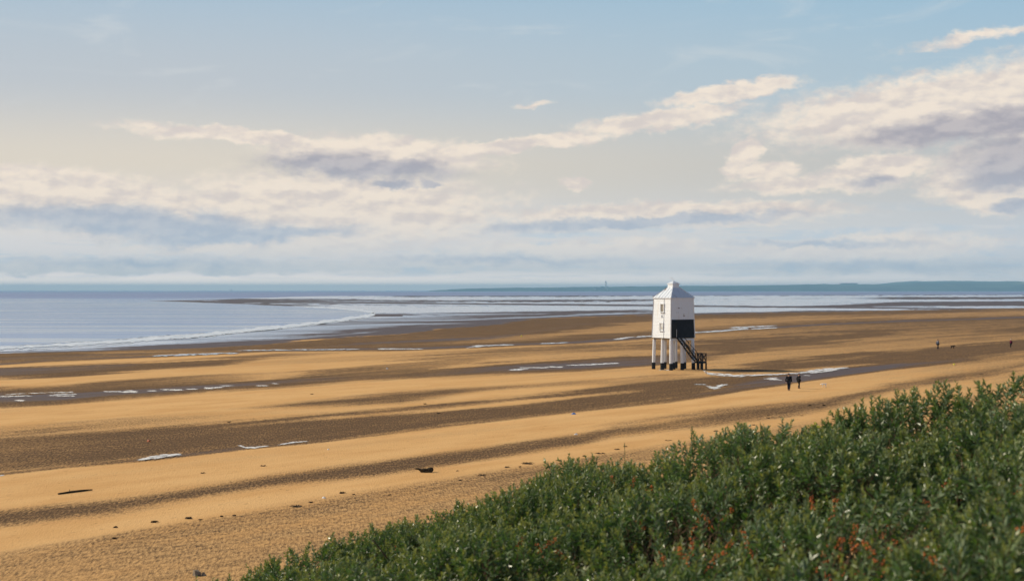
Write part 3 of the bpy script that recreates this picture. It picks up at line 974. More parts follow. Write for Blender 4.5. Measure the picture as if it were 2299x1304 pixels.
# black paint wraps the lower right corner strip
MB().bar((-1.83, -hw(6.5) - .03, 6.50), (1.83, -hw(6.5) - .03, 6.50), 0.05).build('drip_moulding', M_BLACK, LH)
fl = MB().box((0, 0, Z0 - .03), (3.7, 3.7, .14))
fl.build('floor_deck', M_BEAM, LH)
for y in (-1.78, 0, 1.78):
    MB().box((0, y, Z0 - .19), (3.9, .2, .2)).build('floor_beam', M_BEAM if y > -1 else M_WHITE, LH)
# nine legs
for ix in (-1, 0, 1):
    for iy in (-1, 0, 1):
        tx, ty, bx, by = ix * 1.76, iy * 1.76, ix * 1.84, iy * 1.84
        lg = MB().tube([(bx, by, .6), (tx, ty, Z0 - .29)], [.235, .225], 10)
        leg = lg.build('leg', M_WHITE, LH, False)
        MB().tube([(bx * 1.003, by * 1.003, -.15), (bx, by, .88)], [.262, .252], 10).build('tarred_foot', M_BLACK, leg)
# window and shutters on the left face (-x side, k = 3)
m3 = face_m(3)
# face-local x runs from the left corner (-) to the front corner (+) as seen from outside


def on_face(mt, frac_from_right, z):
    return hw(z) - frac_from_right * 2 * hw(z)


def wall_box(name, mt, x, z, sx, sz, out, th, mat, parent):
    b_ = MB().box((x, -hw(z) - out, z), (sx, th, sz))
    b_.v = [mt @ v for v in b_.v]
    return b_.build(name, mat, parent)


def window_on(mt, x, z, sx, sz, pane_mat, name):
    w_ = wall_box(name, mt, x, z, sx - .1, sz - .1, .012, .05, pane_mat, LH)
    for dx_, dz_, fx, fz in ((-(sx - .09) / 2, 0, .09, sz), ((sx - .09) / 2, 0, .09, sz), (0, (sz - .09) / 2, sx - .182, .088)):
        wall_box('frame', mt, x + dx_, z + dz_, fx, fz, .05, .14, M_WHITE, w_)
    wall_box('sill', mt, x, z - sz / 2 - .03, sx + .12, .07, .07, .20, M_WHITE, w_)
    return w_


wx = on_face(m3, .47, 8.05)
wn = window_on(m3, wx, 8.05, .80, 1.12, M_GLASS, 'window')
wall_box('mullion', m3, wx - .12, 8.02, .05, 1.0, .045, .06, M_BEAM, wn)
sh = window_on(m3, on_face(m3, .49, 5.6), 5.6, .82, 1.04, M_SHUT, 'shutter')
sh['label'] = 'pale grey closed shutter low on the sunlit wall'
wall_box('stain_plate', m3, on_face(m3, .47, 5.45), 5.42, .2, .3, .045, .02, M_BEAM, sh)
tri = MB()
xs, zt = on_face(m3, .49, 7.0), 7.0
tri.add([m3 @ Vector(p) for p in ((xs - .16, -hw(zt) - .06, zt - .2), (xs + .16, -hw(zt) - .06, zt - .2), (xs, -hw(zt) - .06, zt + .2), (xs - .16, -hw(zt) - .01, zt - .2), (xs + .16, -hw(zt) - .01, zt - .2), (xs, -hw(zt) - .01, zt + .2))],
        [(0, 1, 2), (3, 5, 4), (0, 3, 4, 1), (1, 4, 5, 2), (2, 5, 3, 0)])
tri.build('triangle_plate', M_SIGN, LH)['label'] = 'small grey triangular plate under the window'
cbl = MB()
cbl.tube([m3 @ Vector((on_face(m3, .385, z), -hw(z) - .05, z)) for z in (9.25, 8.9, 7.5, 6.3, 5.0, 4.1)], .022, 6)
cbl.build('drain_cable', M_SHUT, LH)
# fittings on the right face
m0 = face_m(0)
for x_, z_, sx, sz in ((-.62, 8.02, .22, .09), (-.2, 8.0, .10, .10), (.22, 6.97, .24, .07), (.2, 7.15, .16, .2), (-1.0, 7.45, .1, .1), (-.7, 7.45, .1, .1)):
    wall_box('vent', m0, x_, z_, sx, sz, .05, .05, M_RUST if sz < .095 else M_SHUT, LH)
dr = wall_box('door', m0, -1.42, 5.18, .82, 1.86, .05, .06, M_STAIR, LH)
for dx_ in (-.46, .46):
    wall_box('frame', m0, -1.42 + dx_, 5.2, .09, 1.98, .055, .10, M_BLACK, dr)
wall_box('grab_rail', m0, -1.15, 4.78, .05, 1.0, .14, .05, M_SHUT, dr)
# roof
EV, OV = 9.30, 0.14
ch_ = 0.56
ROOF_T = 10.68
he = hw(Z1) + OV
MB().box((0, 0, EV - .015), (2 * he - .03, 2 * he - .03, .06)).build('eaves_board', M_WHITE, LH)
rf = mesh('roof', [(-he + .03, -he + .03, EV + .02), (he - .03, -he + .03, EV + .02), (he - .03, he - .03, EV + .02), (-he + .03, he - .03, EV + .02),
                   (-ch_ + .03, -ch_ + .03, ROOF_T - .02), (ch_ - .03, -ch_ + .03, ROOF_T - .02), (ch_ - .03, ch_ - .03, ROOF_T - .02), (-ch_ + .03, ch_ - .03, ROOF_T - .02)],
          [(0, 1, 5, 4), (1, 2, 6, 5), (2, 3, 7, 6), (3, 0, 4, 7), (4, 5, 6, 7), (3, 2, 1, 0)], M_ROOF, LH)
ns = 6
for k in range(4):
    mk = face_m(k)
    for i in range(ns):
        x0, x1 = -he + 2 * he * i / ns + .012, -he + 2 * he * (i + 1) / ns - .012

        def top(x):      # how far up the slope the sheet reaches at x (0..1)
            return 1.0 if abs(x) <= ch_ else (he - abs(x)) / (he - ch_)

        xs_ = sorted({x0, x1} | {x for x in (-ch_, ch_) if x0 < x < x1})
        poly = [(x0, 0.0), (x1, 0.0)] + [(x, top(x)) for x in reversed(xs_)]
        poly = [p for j, p in enumerate(poly) if j < 2 or p[1] > 1e-3]
        lift = random.uniform(.012, .026)

        def P3(x, t_, l):
            return mk @ Vector((x, -he + (he - ch_) * t_ - l * .6, EV + .02 + (ROOF_T - EV - .04) * t_ + l * .8))
        n_ = len(poly)
        vs = [P3(x, t_, lift) for x, t_ in poly] + [P3(x, t_, -.005) for x, t_ in poly]
        fs = [tuple(range(n_)), tuple(range(2 * n_ - 1, n_ - 1, -1))] + [(j, j + n_, (j + 1) % n_ + n_, (j + 1) % n_) for j in range(n_)]
        mesh('roof_sheet', vs, fs, M_ROOF, rf)
        if 0 < i:
            xx = -he + 2 * he * i / ns
            MB().bar(P3(xx, 0, .03), P3(xx, top(xx), .03), .045).build('seam', M_ROOF, rf)
    MB().bar(mk @ Vector((-he, -he, EV + .05)), mk @ Vector((-ch_, -ch_, ROOF_T + .03)), .09).build('hip', M_ROOF, rf)
cap = MB().box((0, 0, 10.91), (1.06, 1.06, .54)).build('lantern_box', M_WHITE, LH)
MB().box((0, 0, 10.69), (1.16, 1.16, .07)).build('moulding', M_WHITE, cap)
MB().box((0, 0, 11.17), (1.22, 1.22, .07)).build('cornice', M_WHITE, cap)
mesh('cap_roof', [(-.6, -.6, 11.205), (.6, -.6, 11.205), (.6, .6, 11.205), (-.6, .6, 11.205), (0, 0, 11.56)], [(0, 1, 4), (1, 2, 4), (2, 3, 4), (3, 0, 4), (3, 2, 1, 0)], M_ROOF, cap)
mi = LH.rotation_euler.to_matrix().inverted()
MB().tube([mi @ Vector(p) for p in ((0, 0, 11.5), (-.04, 0, 11.75), (-.16, 0, 11.93), (-.33, 0, 12.0), (-.47, 0, 11.93))], .022, 6).build('bent_rod', M_SHUT, LH)
# stair, parallel to the right face and just outside it, down to a landing
sy = -hw(Z0) - .40
A0, B0 = Vector((-.95, sy, Z0 - .02)), Vector((1.84, sy, 1.10))
st_ = empty('staircase')
st_.parent = LH
for o_ in (-.38, .38):
    MB().bar(A0 + Vector((0, o_, 0)), B0 + Vector((0, o_, 0)), .30, .08).build('stringer', M_STAIR, st_)
for i in range(13):
    p = A0.lerp(B0, (i + .6) / 13.2)
    MB().box(p + Vector((0, 0, .02)), (.24, .70, .05)).build('tread', M_STAIR, st_)
for o_ in (-.38, .38):
    a_, b_ = A0.lerp(B0, .30) + Vector((0, o_, .98)), B0 + Vector((.1, o_, .96))
    MB().bar(A0.lerp(B0, .10) + Vector((.12, o_, .52)), b_, .06).build('handrail', M_STAIR, st_)
    for t_ in (.42, .72):
        p = A0.lerp(B0, t_) + Vector((0, o_, 0))
        MB().bar(p, p + Vector((0, 0, .75 + .15 * t_)), .06).build('rail_post', M_STAIR, st_)
ld = empty('landing')
ld.parent = LH
x0, x1, y0, y1 = 1.80, 3.17, sy - .55, sy + .55
for i in range(6):
    xc = x0 + (i + .5) * (x1 - x0) / 6
    MB().box((xc, (y0 + y1) / 2, 1.06), ((x1 - x0) / 6 - .02, y1 - y0, .06)).build('plank', M_STAIR, ld)
for y in (y0 + .03, y1 - .03):
    MB().box(((x0 + x1) / 2, y, .93), (x1 - x0, .09, .2)).build('bearer', M_STAIR, ld)
for x in (x0 + .08, (x0 + x1) / 2, x1 - .07):
    for y in (y0 + .04, y1 - .04):
        MB().box((x, y, .42 - .1), (.15, .15, 1.04)).build('post', M_STAIR, ld)
for y in (y0 + .04, y1 - .04):
    for x in (x0 + .08, (x0 + x1) / 2, x1 - .07):
        MB().box((x, y, 1.57), (.09, .09, .98)).build('rail_post', M_STAIR, ld)
    MB().box(((x0 + x1) / 2, y, 2.09), (x1 - x0, .10, .08)).build('handrail', M_STAIR, ld)
    xm = (x0 + x1) / 2
    for s_ in (-1, 1):
        MB().bar((xm + .05, y, 1.57 - s_ * .42), (x1 - .1, y, 1.57 + s_ * .42), .055).build('brace', M_STAIR, ld)
    MB().box(((x0 + xm) / 2 + .04, y, 1.6), (.05, .06, .9)).build('baluster', M_STAIR, ld)
for s_ in (-1, 1):
    MB().bar((x1 - .07, y0 + .1, 1.57 - s_ * .42), (x1 - .07, y1 - .1, 1.57 + s_ * .42), .055).build('brace', M_STAIR, ld)
MB().box((x1 - .07, (y0 + y1) / 2, 2.09), (.09, y1 - y0 - .18, .075)).build('handrail', M_STAIR, ld)
MB().bar((1.2, -1.78, 4.0), (1.66, -1.78, 3.55), .05).build('bracket', M_BEAM, LH)

# ------------------------------------------------------------------ people and dogs
def skin_mesh(name, chains, mat, parent, sub=2):
    """chains: list of (points with radius). Points given as keys share a vertex."""
    verts, rad, edges, key, roots = [], [], [], {}, set()

    def vid(k, p, r):
        if k in key:
            return key[k]
        key[k] = len(verts)
        verts.append(p)
        rad.append(r)
        return key[k]
    for chn in chains:
        last = None
        for j, (k, p, r) in enumerate(chn):
            new = k not in key
            i = vid(k, p, r)
            if j == 0 and new:
                roots.add(i)
            if last is not None:
                edges.append((last, i))
            last = i
    me_ = bpy.data.meshes.new(name)
    me_.from_pydata(verts, edges, [])
    o = bpy.data.objects.new(name, me_)
    scene.collection.objects.link(o)
    md = o.modifiers.new('skin', 'SKIN')
    if not me_.skin_vertices:
        bpy.context.view_layer.objects.active = o
    lay = me_.skin_vertices[0] if len(me_.skin_vertices) else None
    if lay is None:
        a = me_.attributes.new('skin_vertex', 'FLOAT', 'POINT')
    for i, sv in enumerate(me_.skin_vertices[0].data):
        r = rad[i]
        sv.radius = r if isinstance(r, tuple) else (r, r)
        sv.use_root = i in roots
    ss = o.modifiers.new('sub', 'SUBSURF')
    ss.levels = ss.render_levels = sub
    dg = bpy.context.evaluated_depsgraph_get()
    dg.update()
    m2 = bpy.data.meshes.new_from_object(o.evaluated_get(dg))
    o.modifiers.clear()
    o.data = m2
    bpy.data.meshes.remove(me_)
    m2.name = name
    m2.materials.clear()
    m2.materials.append(mat)
    m2.polygons.foreach_set('use_smooth', [True] * len(m2.polygons))
    o.parent = parent
    return o


M_SKINC = material('skin', (0.45, 0.26, 0.18), 0.55)
M_JBLACK = material('black_cloth', (0.008, 0.008, 0.010), 0.9, 0.1)
M_JDARK = material('charcoal_cloth', (0.014, 0.013, 0.013), 0.9, 0.1)
M_NAVY = material('navy_denim', (0.012, 0.014, 0.024), 0.9, 0.1)
M_GREY = material('grey_anorak', (0.11, 0.12, 0.15), 0.85, 0.15)
M_MAROON = material('maroon_coat', (0.11, 0.010, 0.035), 0.85, 0.15)
M_CREAM = material('cream_wool', (0.72, 0.66, 0.52), 0.9, 0.1)
M_HAIRB = material('brown_hair', (0.05, 0.03, 0.02), 0.6)
M_HAIRD = material('dark_hair', (0.02, 0.014, 0.010), 0.6)
M_SHOE = material('dark_shoe', (0.012, 0.011, 0.011), 0.6)
M_LOGO = material('pale_badge', (0.10, 0.12, 0.17), 0.6)


def person(u, v, h, face, label, jacket, legs, hair, stride=0.18, bulk=1.0, arm=0.12, hat=None, badge=False, coat=0.48):
    """face: heading in degrees from +X; stride: half step length as a share of height"""
    e = empty('person', at(u, v), R(face))
    k = h

    def S(x, y, z):
        return Vector((x, y, z)) * k
    # +x is forward
    hip = {s: S(0, s * .050, .515) for s in (1, -1)}
    kn = {s: S(.45 * s * stride + .03, s * .052, .285) for s in (1, -1)}
    an = {s: S(s * stride * (1.0 if s > 0 else 1.15), s * .050, .045 + (0 if s > 0 else .022)) for s in (1, -1)}
    toe = {s: an[s] + S(.085, s * .012, -.027 - (0 if s > 0 else .022)) for s in (1, -1)}
    sh_ = {s: S(0, s * .100 * bulk, .800) for s in (1, -1)}
    el = {s: S(-.05 - s * arm * .45, s * .132 * bulk, .640) for s in (1, -1)}
    wr = {s: S(.015 - s * arm, s * .138 * bulk, .500) for s in (1, -1)}
    b = []
    b.append([('pel', S(0, 0, .53), .085 * k), ('ab', S(0, 0, .62), .078 * k), ('ch', S(0, 0, .735), .085 * k), ('nk', S(.004, 0, .838), .034 * k), ('h1', S(.012, 0, .885), .050 * k), ('h2', S(.014, 0, .935), (.060 * k, .052 * k)), ('h3', S(.008, 0, .975), .040 * k)])
    b.append([('h1', 0, 0), ('chin', S(.045, 0, .878), .022 * k)])
    b.append([('h2', 0, 0), ('nose', S(.078, 0, .915), .009 * k)])
    for s in (1, -1):
        b.append([('h2', 0, 0), ('ear%d' % s, S(.005, s * .058, .922), .011 * k)])
        b.append([('ch', 0, 0), ('s%d' % s, sh_[s], .036 * k), ('e%d' % s, el[s], .026 * k), ('w%d' % s, wr[s], .018 * k), ('p%d' % s, wr[s] + S(.006, 0, -.040), (.011 * k, .024 * k))])
        b.append([('pel', 0, 0), ('hp%d' % s, hip[s], .056 * k), ('k%d' % s, kn[s], .036 * k), ('a%d' % s, an[s], .024 * k), ('t%d' % s, toe[s], .018 * k)])
        for q in range(4):
            base = wr[s] + S(.006 + (q - 1.5) * .010, 0, -.046)
            ln = (.030, .035, .033, .025)[q]
            b.append([('f%d%d' % (s, q), base, .0050 * k), ('g%d%d' % (s, q), base + S(.004, -s * .003, -ln * .55), .0045 * k), ('i%d%d' % (s, q), base + S(.004, -s * .010, -ln), .0036 * k)])
        tb = wr[s] + S(.016, -s * .004, -.022)
        b.append([('th%d' % s, tb, .0060 * k), ('tj%d' % s, tb + S(.014, -s * .006, -.016), .0050 * k), ('tt%d' % s, tb + S(.017, -s * .009, -.030), .0042 * k)])
    skin_mesh('body', b, M_SKINC, e)
    j = [[('c0', S(0, 0, coat), (.098 * k * bulk, .088 * k)), ('c1', S(0, 0, .60), (.100 * k * bulk, .090 * k)), ('c2', S(0, 0, .735), (.108 * k * bulk, .094 * k)), ('c3', S(.002, 0, .825), .052 * k)]]
    for s in (1, -1):
        j.append([('c2', 0, 0), ('s%d' % s, sh_[s], .050 * k), ('e%d' % s, el[s], .040 * k), ('w%d' % s, wr[s], .031 * k)])
    jk = skin_mesh('jacket', j, jacket, e)
    if badge:
        MB().box(S(-.098, -.035, .775), S(.012, .022, .010)).build('badge', M_LOGO, jk)
    tr = [[('pel', S(0, 0, .535), .092 * k)]]
    for s in (1, -1):
        tr.append([('pel', 0, 0), ('hp%d' % s, hip[s], .066 * k), ('k%d' % s, kn[s], .048 * k), ('a%d' % s, an[s] + S(0, 0, .008), .036 * k)])
    skin_mesh('trousers', tr[1:] if False else [tr[1], tr[2]] if False else [[('pel', S(0, 0, .535), .092 * k)] + tr[1][1:], [('pel', 0, 0)] + tr[2][1:]], legs, e)
    for s in (1, -1):
        skin_mesh('shoe', [[('b', an[s] + S(-.028, 0, -.018 + (0 if s > 0 else .006)), .026 * k), ('m', an[s] + S(.02, 0, -.022), .026 * k), ('t', toe[s], .020 * k)]], M_SHOE, e, 1)
    # hair or hat: a shell over the back and top of the head
    vs, fs = [], []
    n1, n2 = 7, 12
    c_ = S(.010, 0, .932)
    for i in range(n1):
        th = i / (n1 - 1) * 1.75
        for q in range(n2):
            ph = 2 * math.pi * q / n2
            cut = 1.0 if math.cos(ph) < .2 else .62
            t2 = th * cut
            vs.append(c_ + S(math.sin(t2) * math.cos(ph) * .066, math.sin(t2) * math.sin(ph) * .060, math.cos(t2) * .066 + .004))
    for i in range(n1 - 1):
        for q in range(n2):
            fs.append((i * n2 + q, i * n2 + (q + 1) % n2, (i + 1) * n2 + (q + 1) % n2, (i + 1) * n2 + q))
    mesh('hat' if hat else 'hair', vs, fs, hat or hair, e, True)
    return tag(e, label, 'person')


person(1771, 877, 1.80, 62, 'broad person in black jacket and navy jeans walking away', M_JBLACK, M_NAVY, M_HAIRD, .04, 1.18, .03, badge=True)
person(1793.5, 872, 1.62, 28, 'slimmer person in long charcoal coat walking beside broad one in black', M_JDARK, M_JDARK, M_HAIRB, .085, 1.0, .04, coat=.44)
person(2105.5, 784, 1.76, 20, 'distant person in grey anorak and dark trousers followed by black dog', M_GREY, M_NAVY, M_HAIRD, .11, 1.15, .09)
person(2269.5, 781.5, 1.66, 200, 'distant person in maroon coat and cream hat near right edge', M_MAROON, M_JDARK, M_HAIRB, .05, 1.05, .05, hat=M_CREAM, coat=.46)


def dog(u, v, ln, face, label, coat, dark, head_down=0.0, tail_up=0.5):
    e = empty('dog', at(u, v), R(face))
    k = ln

    def S(x, y, z):
        return Vector((x, y, z)) * k
    hz = .78 - head_down * .35
    b = [[('hp', S(-.34, 0, .60), (.13 * k, .14 * k)), ('ab', S(-.05, 0, .58), (.12 * k, .13 * k)), ('cs', S(.22, 0, .58), (.15 * k, .18 * k)), ('nk', S(.40, 0, .66 + (hz - .66) * .5), .10 * k), ('hd', S(.54, 0, hz), .098 * k), ('mz', S(.68, 0, hz - .05), .055 * k), ('ns', S(.74, 0, hz - .06), .035 * k)],
         [('hp', 0, 0), ('t1', S(-.50, 0, .66), .045 * k), ('t2', S(-.62, 0, .66 + tail_up * .3), .032 * k)]]
    for s in (1, -1):
        fx, bx_ = .10 * s, -.09 * s
        b.append([('cs', 0, 0), ('fs%d' % s, S(.24, s * .10, .42), .065 * k), ('fe%d' % s, S(.21 + fx * .5, s * .10, .24), .042 * k), ('fp%d' % s, S(.23 + fx, s * .10, .045), .036 * k), ('ft%d' % s, S(.27 + fx, s * .10, .028), .032 * k)])
        b.append([('hp', 0, 0), ('ht%d' % s, S(-.32, s * .10, .42), .085 * k), ('hk%d' % s, S(-.25 + bx_ * .4, s * .10, .32), .055 * k), ('hh%d' % s, S(-.40 + bx_, s * .10, .18), .036 * k), ('hf%d' % s, S(-.37 + bx_, s * .10, .040), .034 * k), ('hg%d' % s, S(-.33 + bx_, s * .10, .028), .032 * k)])
    skin_mesh('body', b, coat, e)
    for s in (1, -1):
        skin_mesh('ear', [[('a', S(.52, s * .075, hz + .07), .038 * k), ('b', S(.50, s * .115, hz + .0), .034 * k), ('c', S(.51, s * .12, hz - .08), .022 * k)]], dark, e, 1)
    MB().box(S(.765, 0, hz - .05), S(.03, .05, .035)).build('nose', M_SHOE, e)
    return tag(e, label, 'dog')


def m_dogw(t, b):
    n_ = noise(obj_coord(t), 4.0, 3.0, 0.5)
    N.put(b.inputs['Base Color'], mixc(sstep(n_, 0.54, 0.64), (0.88, 0.84, 0.76), (0.62, 0.42, 0.22)))


M_DOGW = material('cream_fur', rough=0.85, spec=0.1, build=m_dogw)
M_DOGT = material('tan_fur', (0.52, 0.33, 0.16), 0.85, 0.1)
M_DOGB = material('black_fur', (0.006, 0.006, 0.006), 0.8, 0.15)
dog(1849.5, 868.6, .56, 172, 'small cream and tan dog trotting on dry sand beside the couple', M_DOGW, M_DOGT, .75, .1)
dog(2139, 782.5, .74, 8, 'distant black dog walking on dark damp sand', M_DOGB, M_DOGB, .2, .2)


# ------------------------------------------------------------------ driftwood, weed and litter on the sand
def m_wood(t, b):
    n_ = noise(obj_coord(t), 9.0, 5.0, 0.6)
    N.put(b.inputs['Base Color'], mixc(sstep(n_, 0.4, 0.65), (0.035, 0.026, 0.014), (0.095, 0.068, 0.036)))
    bump(t, b, n_, 0.6, 0.03)


M_WOOD = material('driftwood', rough=0.9, spec=0.15, build=m_wood)
M_WEED = material('dry_weed', rough=0.85, spec=0.2, build=lambda t, b: N.put(b.inputs['Base Color'], mixc(sstep(noise(obj_coord(t), 14.0, 4.0), 0.4, 0.65), (0.030, 0.020, 0.012), (0.10, 0.062, 0.032))))
lg_ = empty('driftwood_log', at(955, 1060))
px = at(956, 1060).x - at(955, 1060).x           # metres per photo pixel there
MB().tube([(-11 * px, 0, .09), (-4 * px, .05, .13), (4 * px, .02, .11), (11 * px, .1, .15), (15 * px, .08, .13), (17 * px, .1, .11)], [.09, .12, .12, .15, .15, .07], 10).build('trunk', M_WOOD, lg_, True)
MB().tube([(-9 * px, 0, .11), (-15 * px, .06, .19), (-21 * px, .1, .20), (-24 * px, .12, .18)], [.09, .06, .05, .02], 8).build('branch', M_WOOD, lg_, True)
tag(lg_, 'thick dark driftwood log with a tapering branch, lying alone', 'driftwood')
lg2 = empty('driftwood_pole', at(172, 1104))
px = at(173, 1104).x - at(172, 1104).x
MB().tube([(-29 * px, -.9, .04), (-10 * px, -.3, .05), (10 * px, .2, .05), (29 * px, .5, .05)], [.035, .05, .05, .03], 8).build('pole', M_WOOD, lg2, True)
MB().tube([(-12 * px, -.3, .06), (-20 * px, .35, .09)], [.03, .012], 6).build('stub', M_WOOD, lg2, True)
tag(lg2, 'long thin driftwood pole on the pale sand at far left', 'driftwood')


def weed(u, v, w_px, h_m, label, seed, name='seaweed_clump', mat=None, group='seaweed along the tide line'):
    r_ = np.random.default_rng(seed)
    c = at(u, v)
    pm = c.y / F
    n1, n2 = 22, 8
    vs, fs = [], []
    wx_ = w_px * pm / 2 * .7
    h_m *= .8
    wy = wx_ * r_.uniform(.5, .9)
    for i in range(n2):
        t_ = i / (n2 - 1)
        rr = math.cos(t_ * math.pi / 2) ** .6
        for q in range(n1):
            a = 2 * math.pi * q / n1
            g = 1 + .45 * float(fbm(np.array(math.cos(a) * 1.7 + seed), np.array(math.sin(a) * 1.7 + t_), 3)) * 1.6
            vs.append((math.cos(a) * wx_ * rr * g, math.sin(a) * wy * rr * g, -.03 + h_m * t_ * (1 + .8 * r_.uniform(-.3, .3))))
    for i in range(n2 - 1):
        for q in range(n1):
            fs.append((i * n1 + q, i * n1 + (q + 1) % n1, (i + 1) * n1 + (q + 1) % n1, (i + 1) * n1 + q))
    fs.append(tuple(range((n2 - 1) * n1, n2 * n1)))
    e = empty(name, c)
    mesh('heap', vs, fs, mat or M_WEED, e)
    sm = MB()
    for q in range(7):
        a = r_.uniform(0, 6.28)
        p0 = Vector((math.cos(a) * wx_ * .5, math.sin(a) * wy * .5, h_m * .7))
        p2 = Vector((math.cos(a) * wx_ * r_.uniform(1.1, 1.7), math.sin(a) * wy * 1.3, .008))
        sm.tube([p0, p0.lerp(p2, .5) + Vector((0, 0, h_m * .3)), p2], [.018, .016, .006], 5)
    sm.build('strand', mat or M_WEED, e)
    return tag(e, label, 'seaweed', group)


WEED = [
    (347, 1172.5, 18, .13, 'dark weed clump, left of a matching pair on pale sand'), (424, 1164, 18, .13, 'dark weed clump, right of a matching pair on pale sand'),
    (258, 1184, 14, .11, 'small dark weed clump left of the twin clumps'), (256, 1209, 11, .10, 'small weed tuft below the clump at left, on mottled sand'),
    (450, 1167, 11, .06, 'flat weed scrap just right of the twin clumps'), (498, 1159.5, 10, .08, 'little weed tuft on the tide line, first of two'),
    (527, 1157.5, 10, .08, 'little weed tuft on the tide line, second of two'), (668, 1136.5, 40, .09, 'long dark streak of weed on the tide line'),
    (698, 1128, 13, .09, 'short dark weed scrap above the long streak'), (768, 1107, 18, .12, 'dark weed clump standing out on pale sand below the log'),
    (794, 1110, 7, .06, 'tiny weed scrap right of a dark clump'), (875, 1111, 9, .06, 'thin weed scrap below the driftwood log'),
    (1137, 1049, 14, .09, 'weed clump at left of a dark stringy pair'), (1185, 1041, 34, .13, 'largest stringy weed clump right of the log'),
    (1168, 1048, 9, .07, 'small weed scrap under the largest stringy clump'), (1082, 1067, 18, .10, 'weed with a raised stem above the thicket'),
    (1036, 1078, 14, .06, 'flat weed scrap left of a raised stem'), (1026, 1057, 10, .05, 'thin weed line right of the driftwood log'),
    (1255, 1034, 16, .06, 'flat dark weed line near the thicket edge'), (1312, 1024, 12, .08, 'weed tuft between two flat dark lines'),
    (1348, 1018, 26, .08, 'broad flat weed patch near the thicket edge'), (1385, 1009, 14, .08, 'dark weed scrap with a green sprig nearby'),
    (1404, 1002.5, 12, .07, 'weed scrap at the foot of a green sprig'), (1500, 989, 18, .07, 'weed patch just left of the thicket tips'),
    (1605, 967.5, 16, .08, 'dark weed scrap right above the thicket tips'), (1692, 954, 10, .08, 'weed tuft on sand between grass stalks'),
    (1726, 939, 8, .08, 'small round weed tuft, lower left of a scattered group'), (1753, 935.5, 12, .05, 'flat weed scrap in the scattered group'),
    (1725, 933, 8, .05, 'upper left weed scrap of the scattered group'), (1800, 933, 9, .05, 'right-hand weed scrap of the scattered group'),
    (1818, 911, 9, .14, 'dark little mound of weed, left of two below the dog'), (1849, 910.5, 9, .16, 'dark little mound of weed, right of two below the dog'),
    (1836, 915, 9, .05, 'flat weed scrap between two little mounds'), (2203, 840.8, 14, .08, 'flat dark weed streak above the right-hand bush tips'),
    (985, 928, 10, .12, 'lone dark weed tuft in the middle of the pale bar'), (954, 907, 8, .12, 'lone weed tuft on the middle bar, above another'),
    (591, 1046, 14, .09, 'lone weed streak below the small bright pools'), (700, 885, 9, .10, 'small weed tuft on the second pale bar'),
    (515, 947.5, 10, .10, 'small weed tuft left on the pale bar'), (455, 1062, 12, .08, 'thin weed streak left of a lone streak under the pools'),
    (1535, 786, 0, 0, ''),
]
for i, (u, v, w_px, h_m, lab) in enumerate(WEED):
    if w_px:
        weed(u, v, w_px, h_m, lab, 30 + i)

M_BLUEP = material('blue_plastic', (0.02, 0.16, 0.48), 0.4, 0.4)
M_ORANGEP = material('orange_plastic', (0.62, 0.13, 0.02), 0.5, 0.4)
M_WHITEP = material('white_plastic', (0.8, 0.79, 0.76), 0.5, 0.4)
M_YELP = material('yellow_plastic', (0.75, 0.66, 0.03), 0.5, 0.4)


def scrap(u, v, w_px, mat, name, label, h=.08):
    c = at(u, v)
    pm = c.y / F
    w_ = w_px * pm
    vs, fs = [], []
    n = 9
    rr = random.Random(int(u))
    for i in range(n):
        for j in range(5):
            x = (i / (n - 1) - .5) * w_
            y = (j / 4 - .5) * w_ * .8
            edge_ = math.sin(i / (n - 1) * math.pi) * math.sin(j / 4 * math.pi)
            vs.append((x + rr.uniform(-.1, .1) * w_ * .3, y, .004 + h * edge_ * rr.uniform(.6, 1.1)))
    for i in range(n - 1):
        for j in range(4):
            fs.append((i * 5 + j, (i + 1) * 5 + j, (i + 1) * 5 + j + 1, i * 5 + j + 1))
    o = mesh(name, vs, fs, mat)
    o.location = c
    return tag(o, label, 'litter')


scrap(1288, 929.5, 11, M_BLUEP, 'plastic_bag', 'crumpled blue plastic scrap on pale sand', .16)
scrap(334, 991, 9, M_ORANGEP, 'orange_scrap', 'small orange scrap on dark damp sand', .16)
scrap(1293, 975, 9, M_WHITEP, 'pale_stick', 'small pale scrap at edge of a damp band', .10)
scrap(2142, 818.5, 6, M_YELP, 'yellow_scrap', 'tiny yellow scrap on sand below the black dog', .2)
scrap(727, 1117.5, 9, M_WHITEP, 'white_scrap', 'tiny white scrap left of dark weed clump', .08)
scrap(869, 828, 5, M_WHITEP, 'white_shell', 'tiny white speck on the damp middle bar', .2)
scrap(1171, 755.5, 4, M_YELP, 'yellow_speck', 'tiny yellow speck at edge of the far wet runnel', .4)
scrap(737, 1009, 5, M_WHITEP, 'white_flake', 'tiny white flake on pale sand below dark band', .08)
# broken block half buried at the lower left
bl = empty('broken_block', at(441, 1292), R(-35))
pm = at(441, 1292).y / F


def m_block(t, b):
    n_ = noise(obj_coord(t), 8.0, 4.0)
    N.put(b.inputs['Base Color'], mixc(sstep(n_, 0.35, 0.7), (0.20, 0.16, 0.12), (0.34, 0.27, 0.19)))


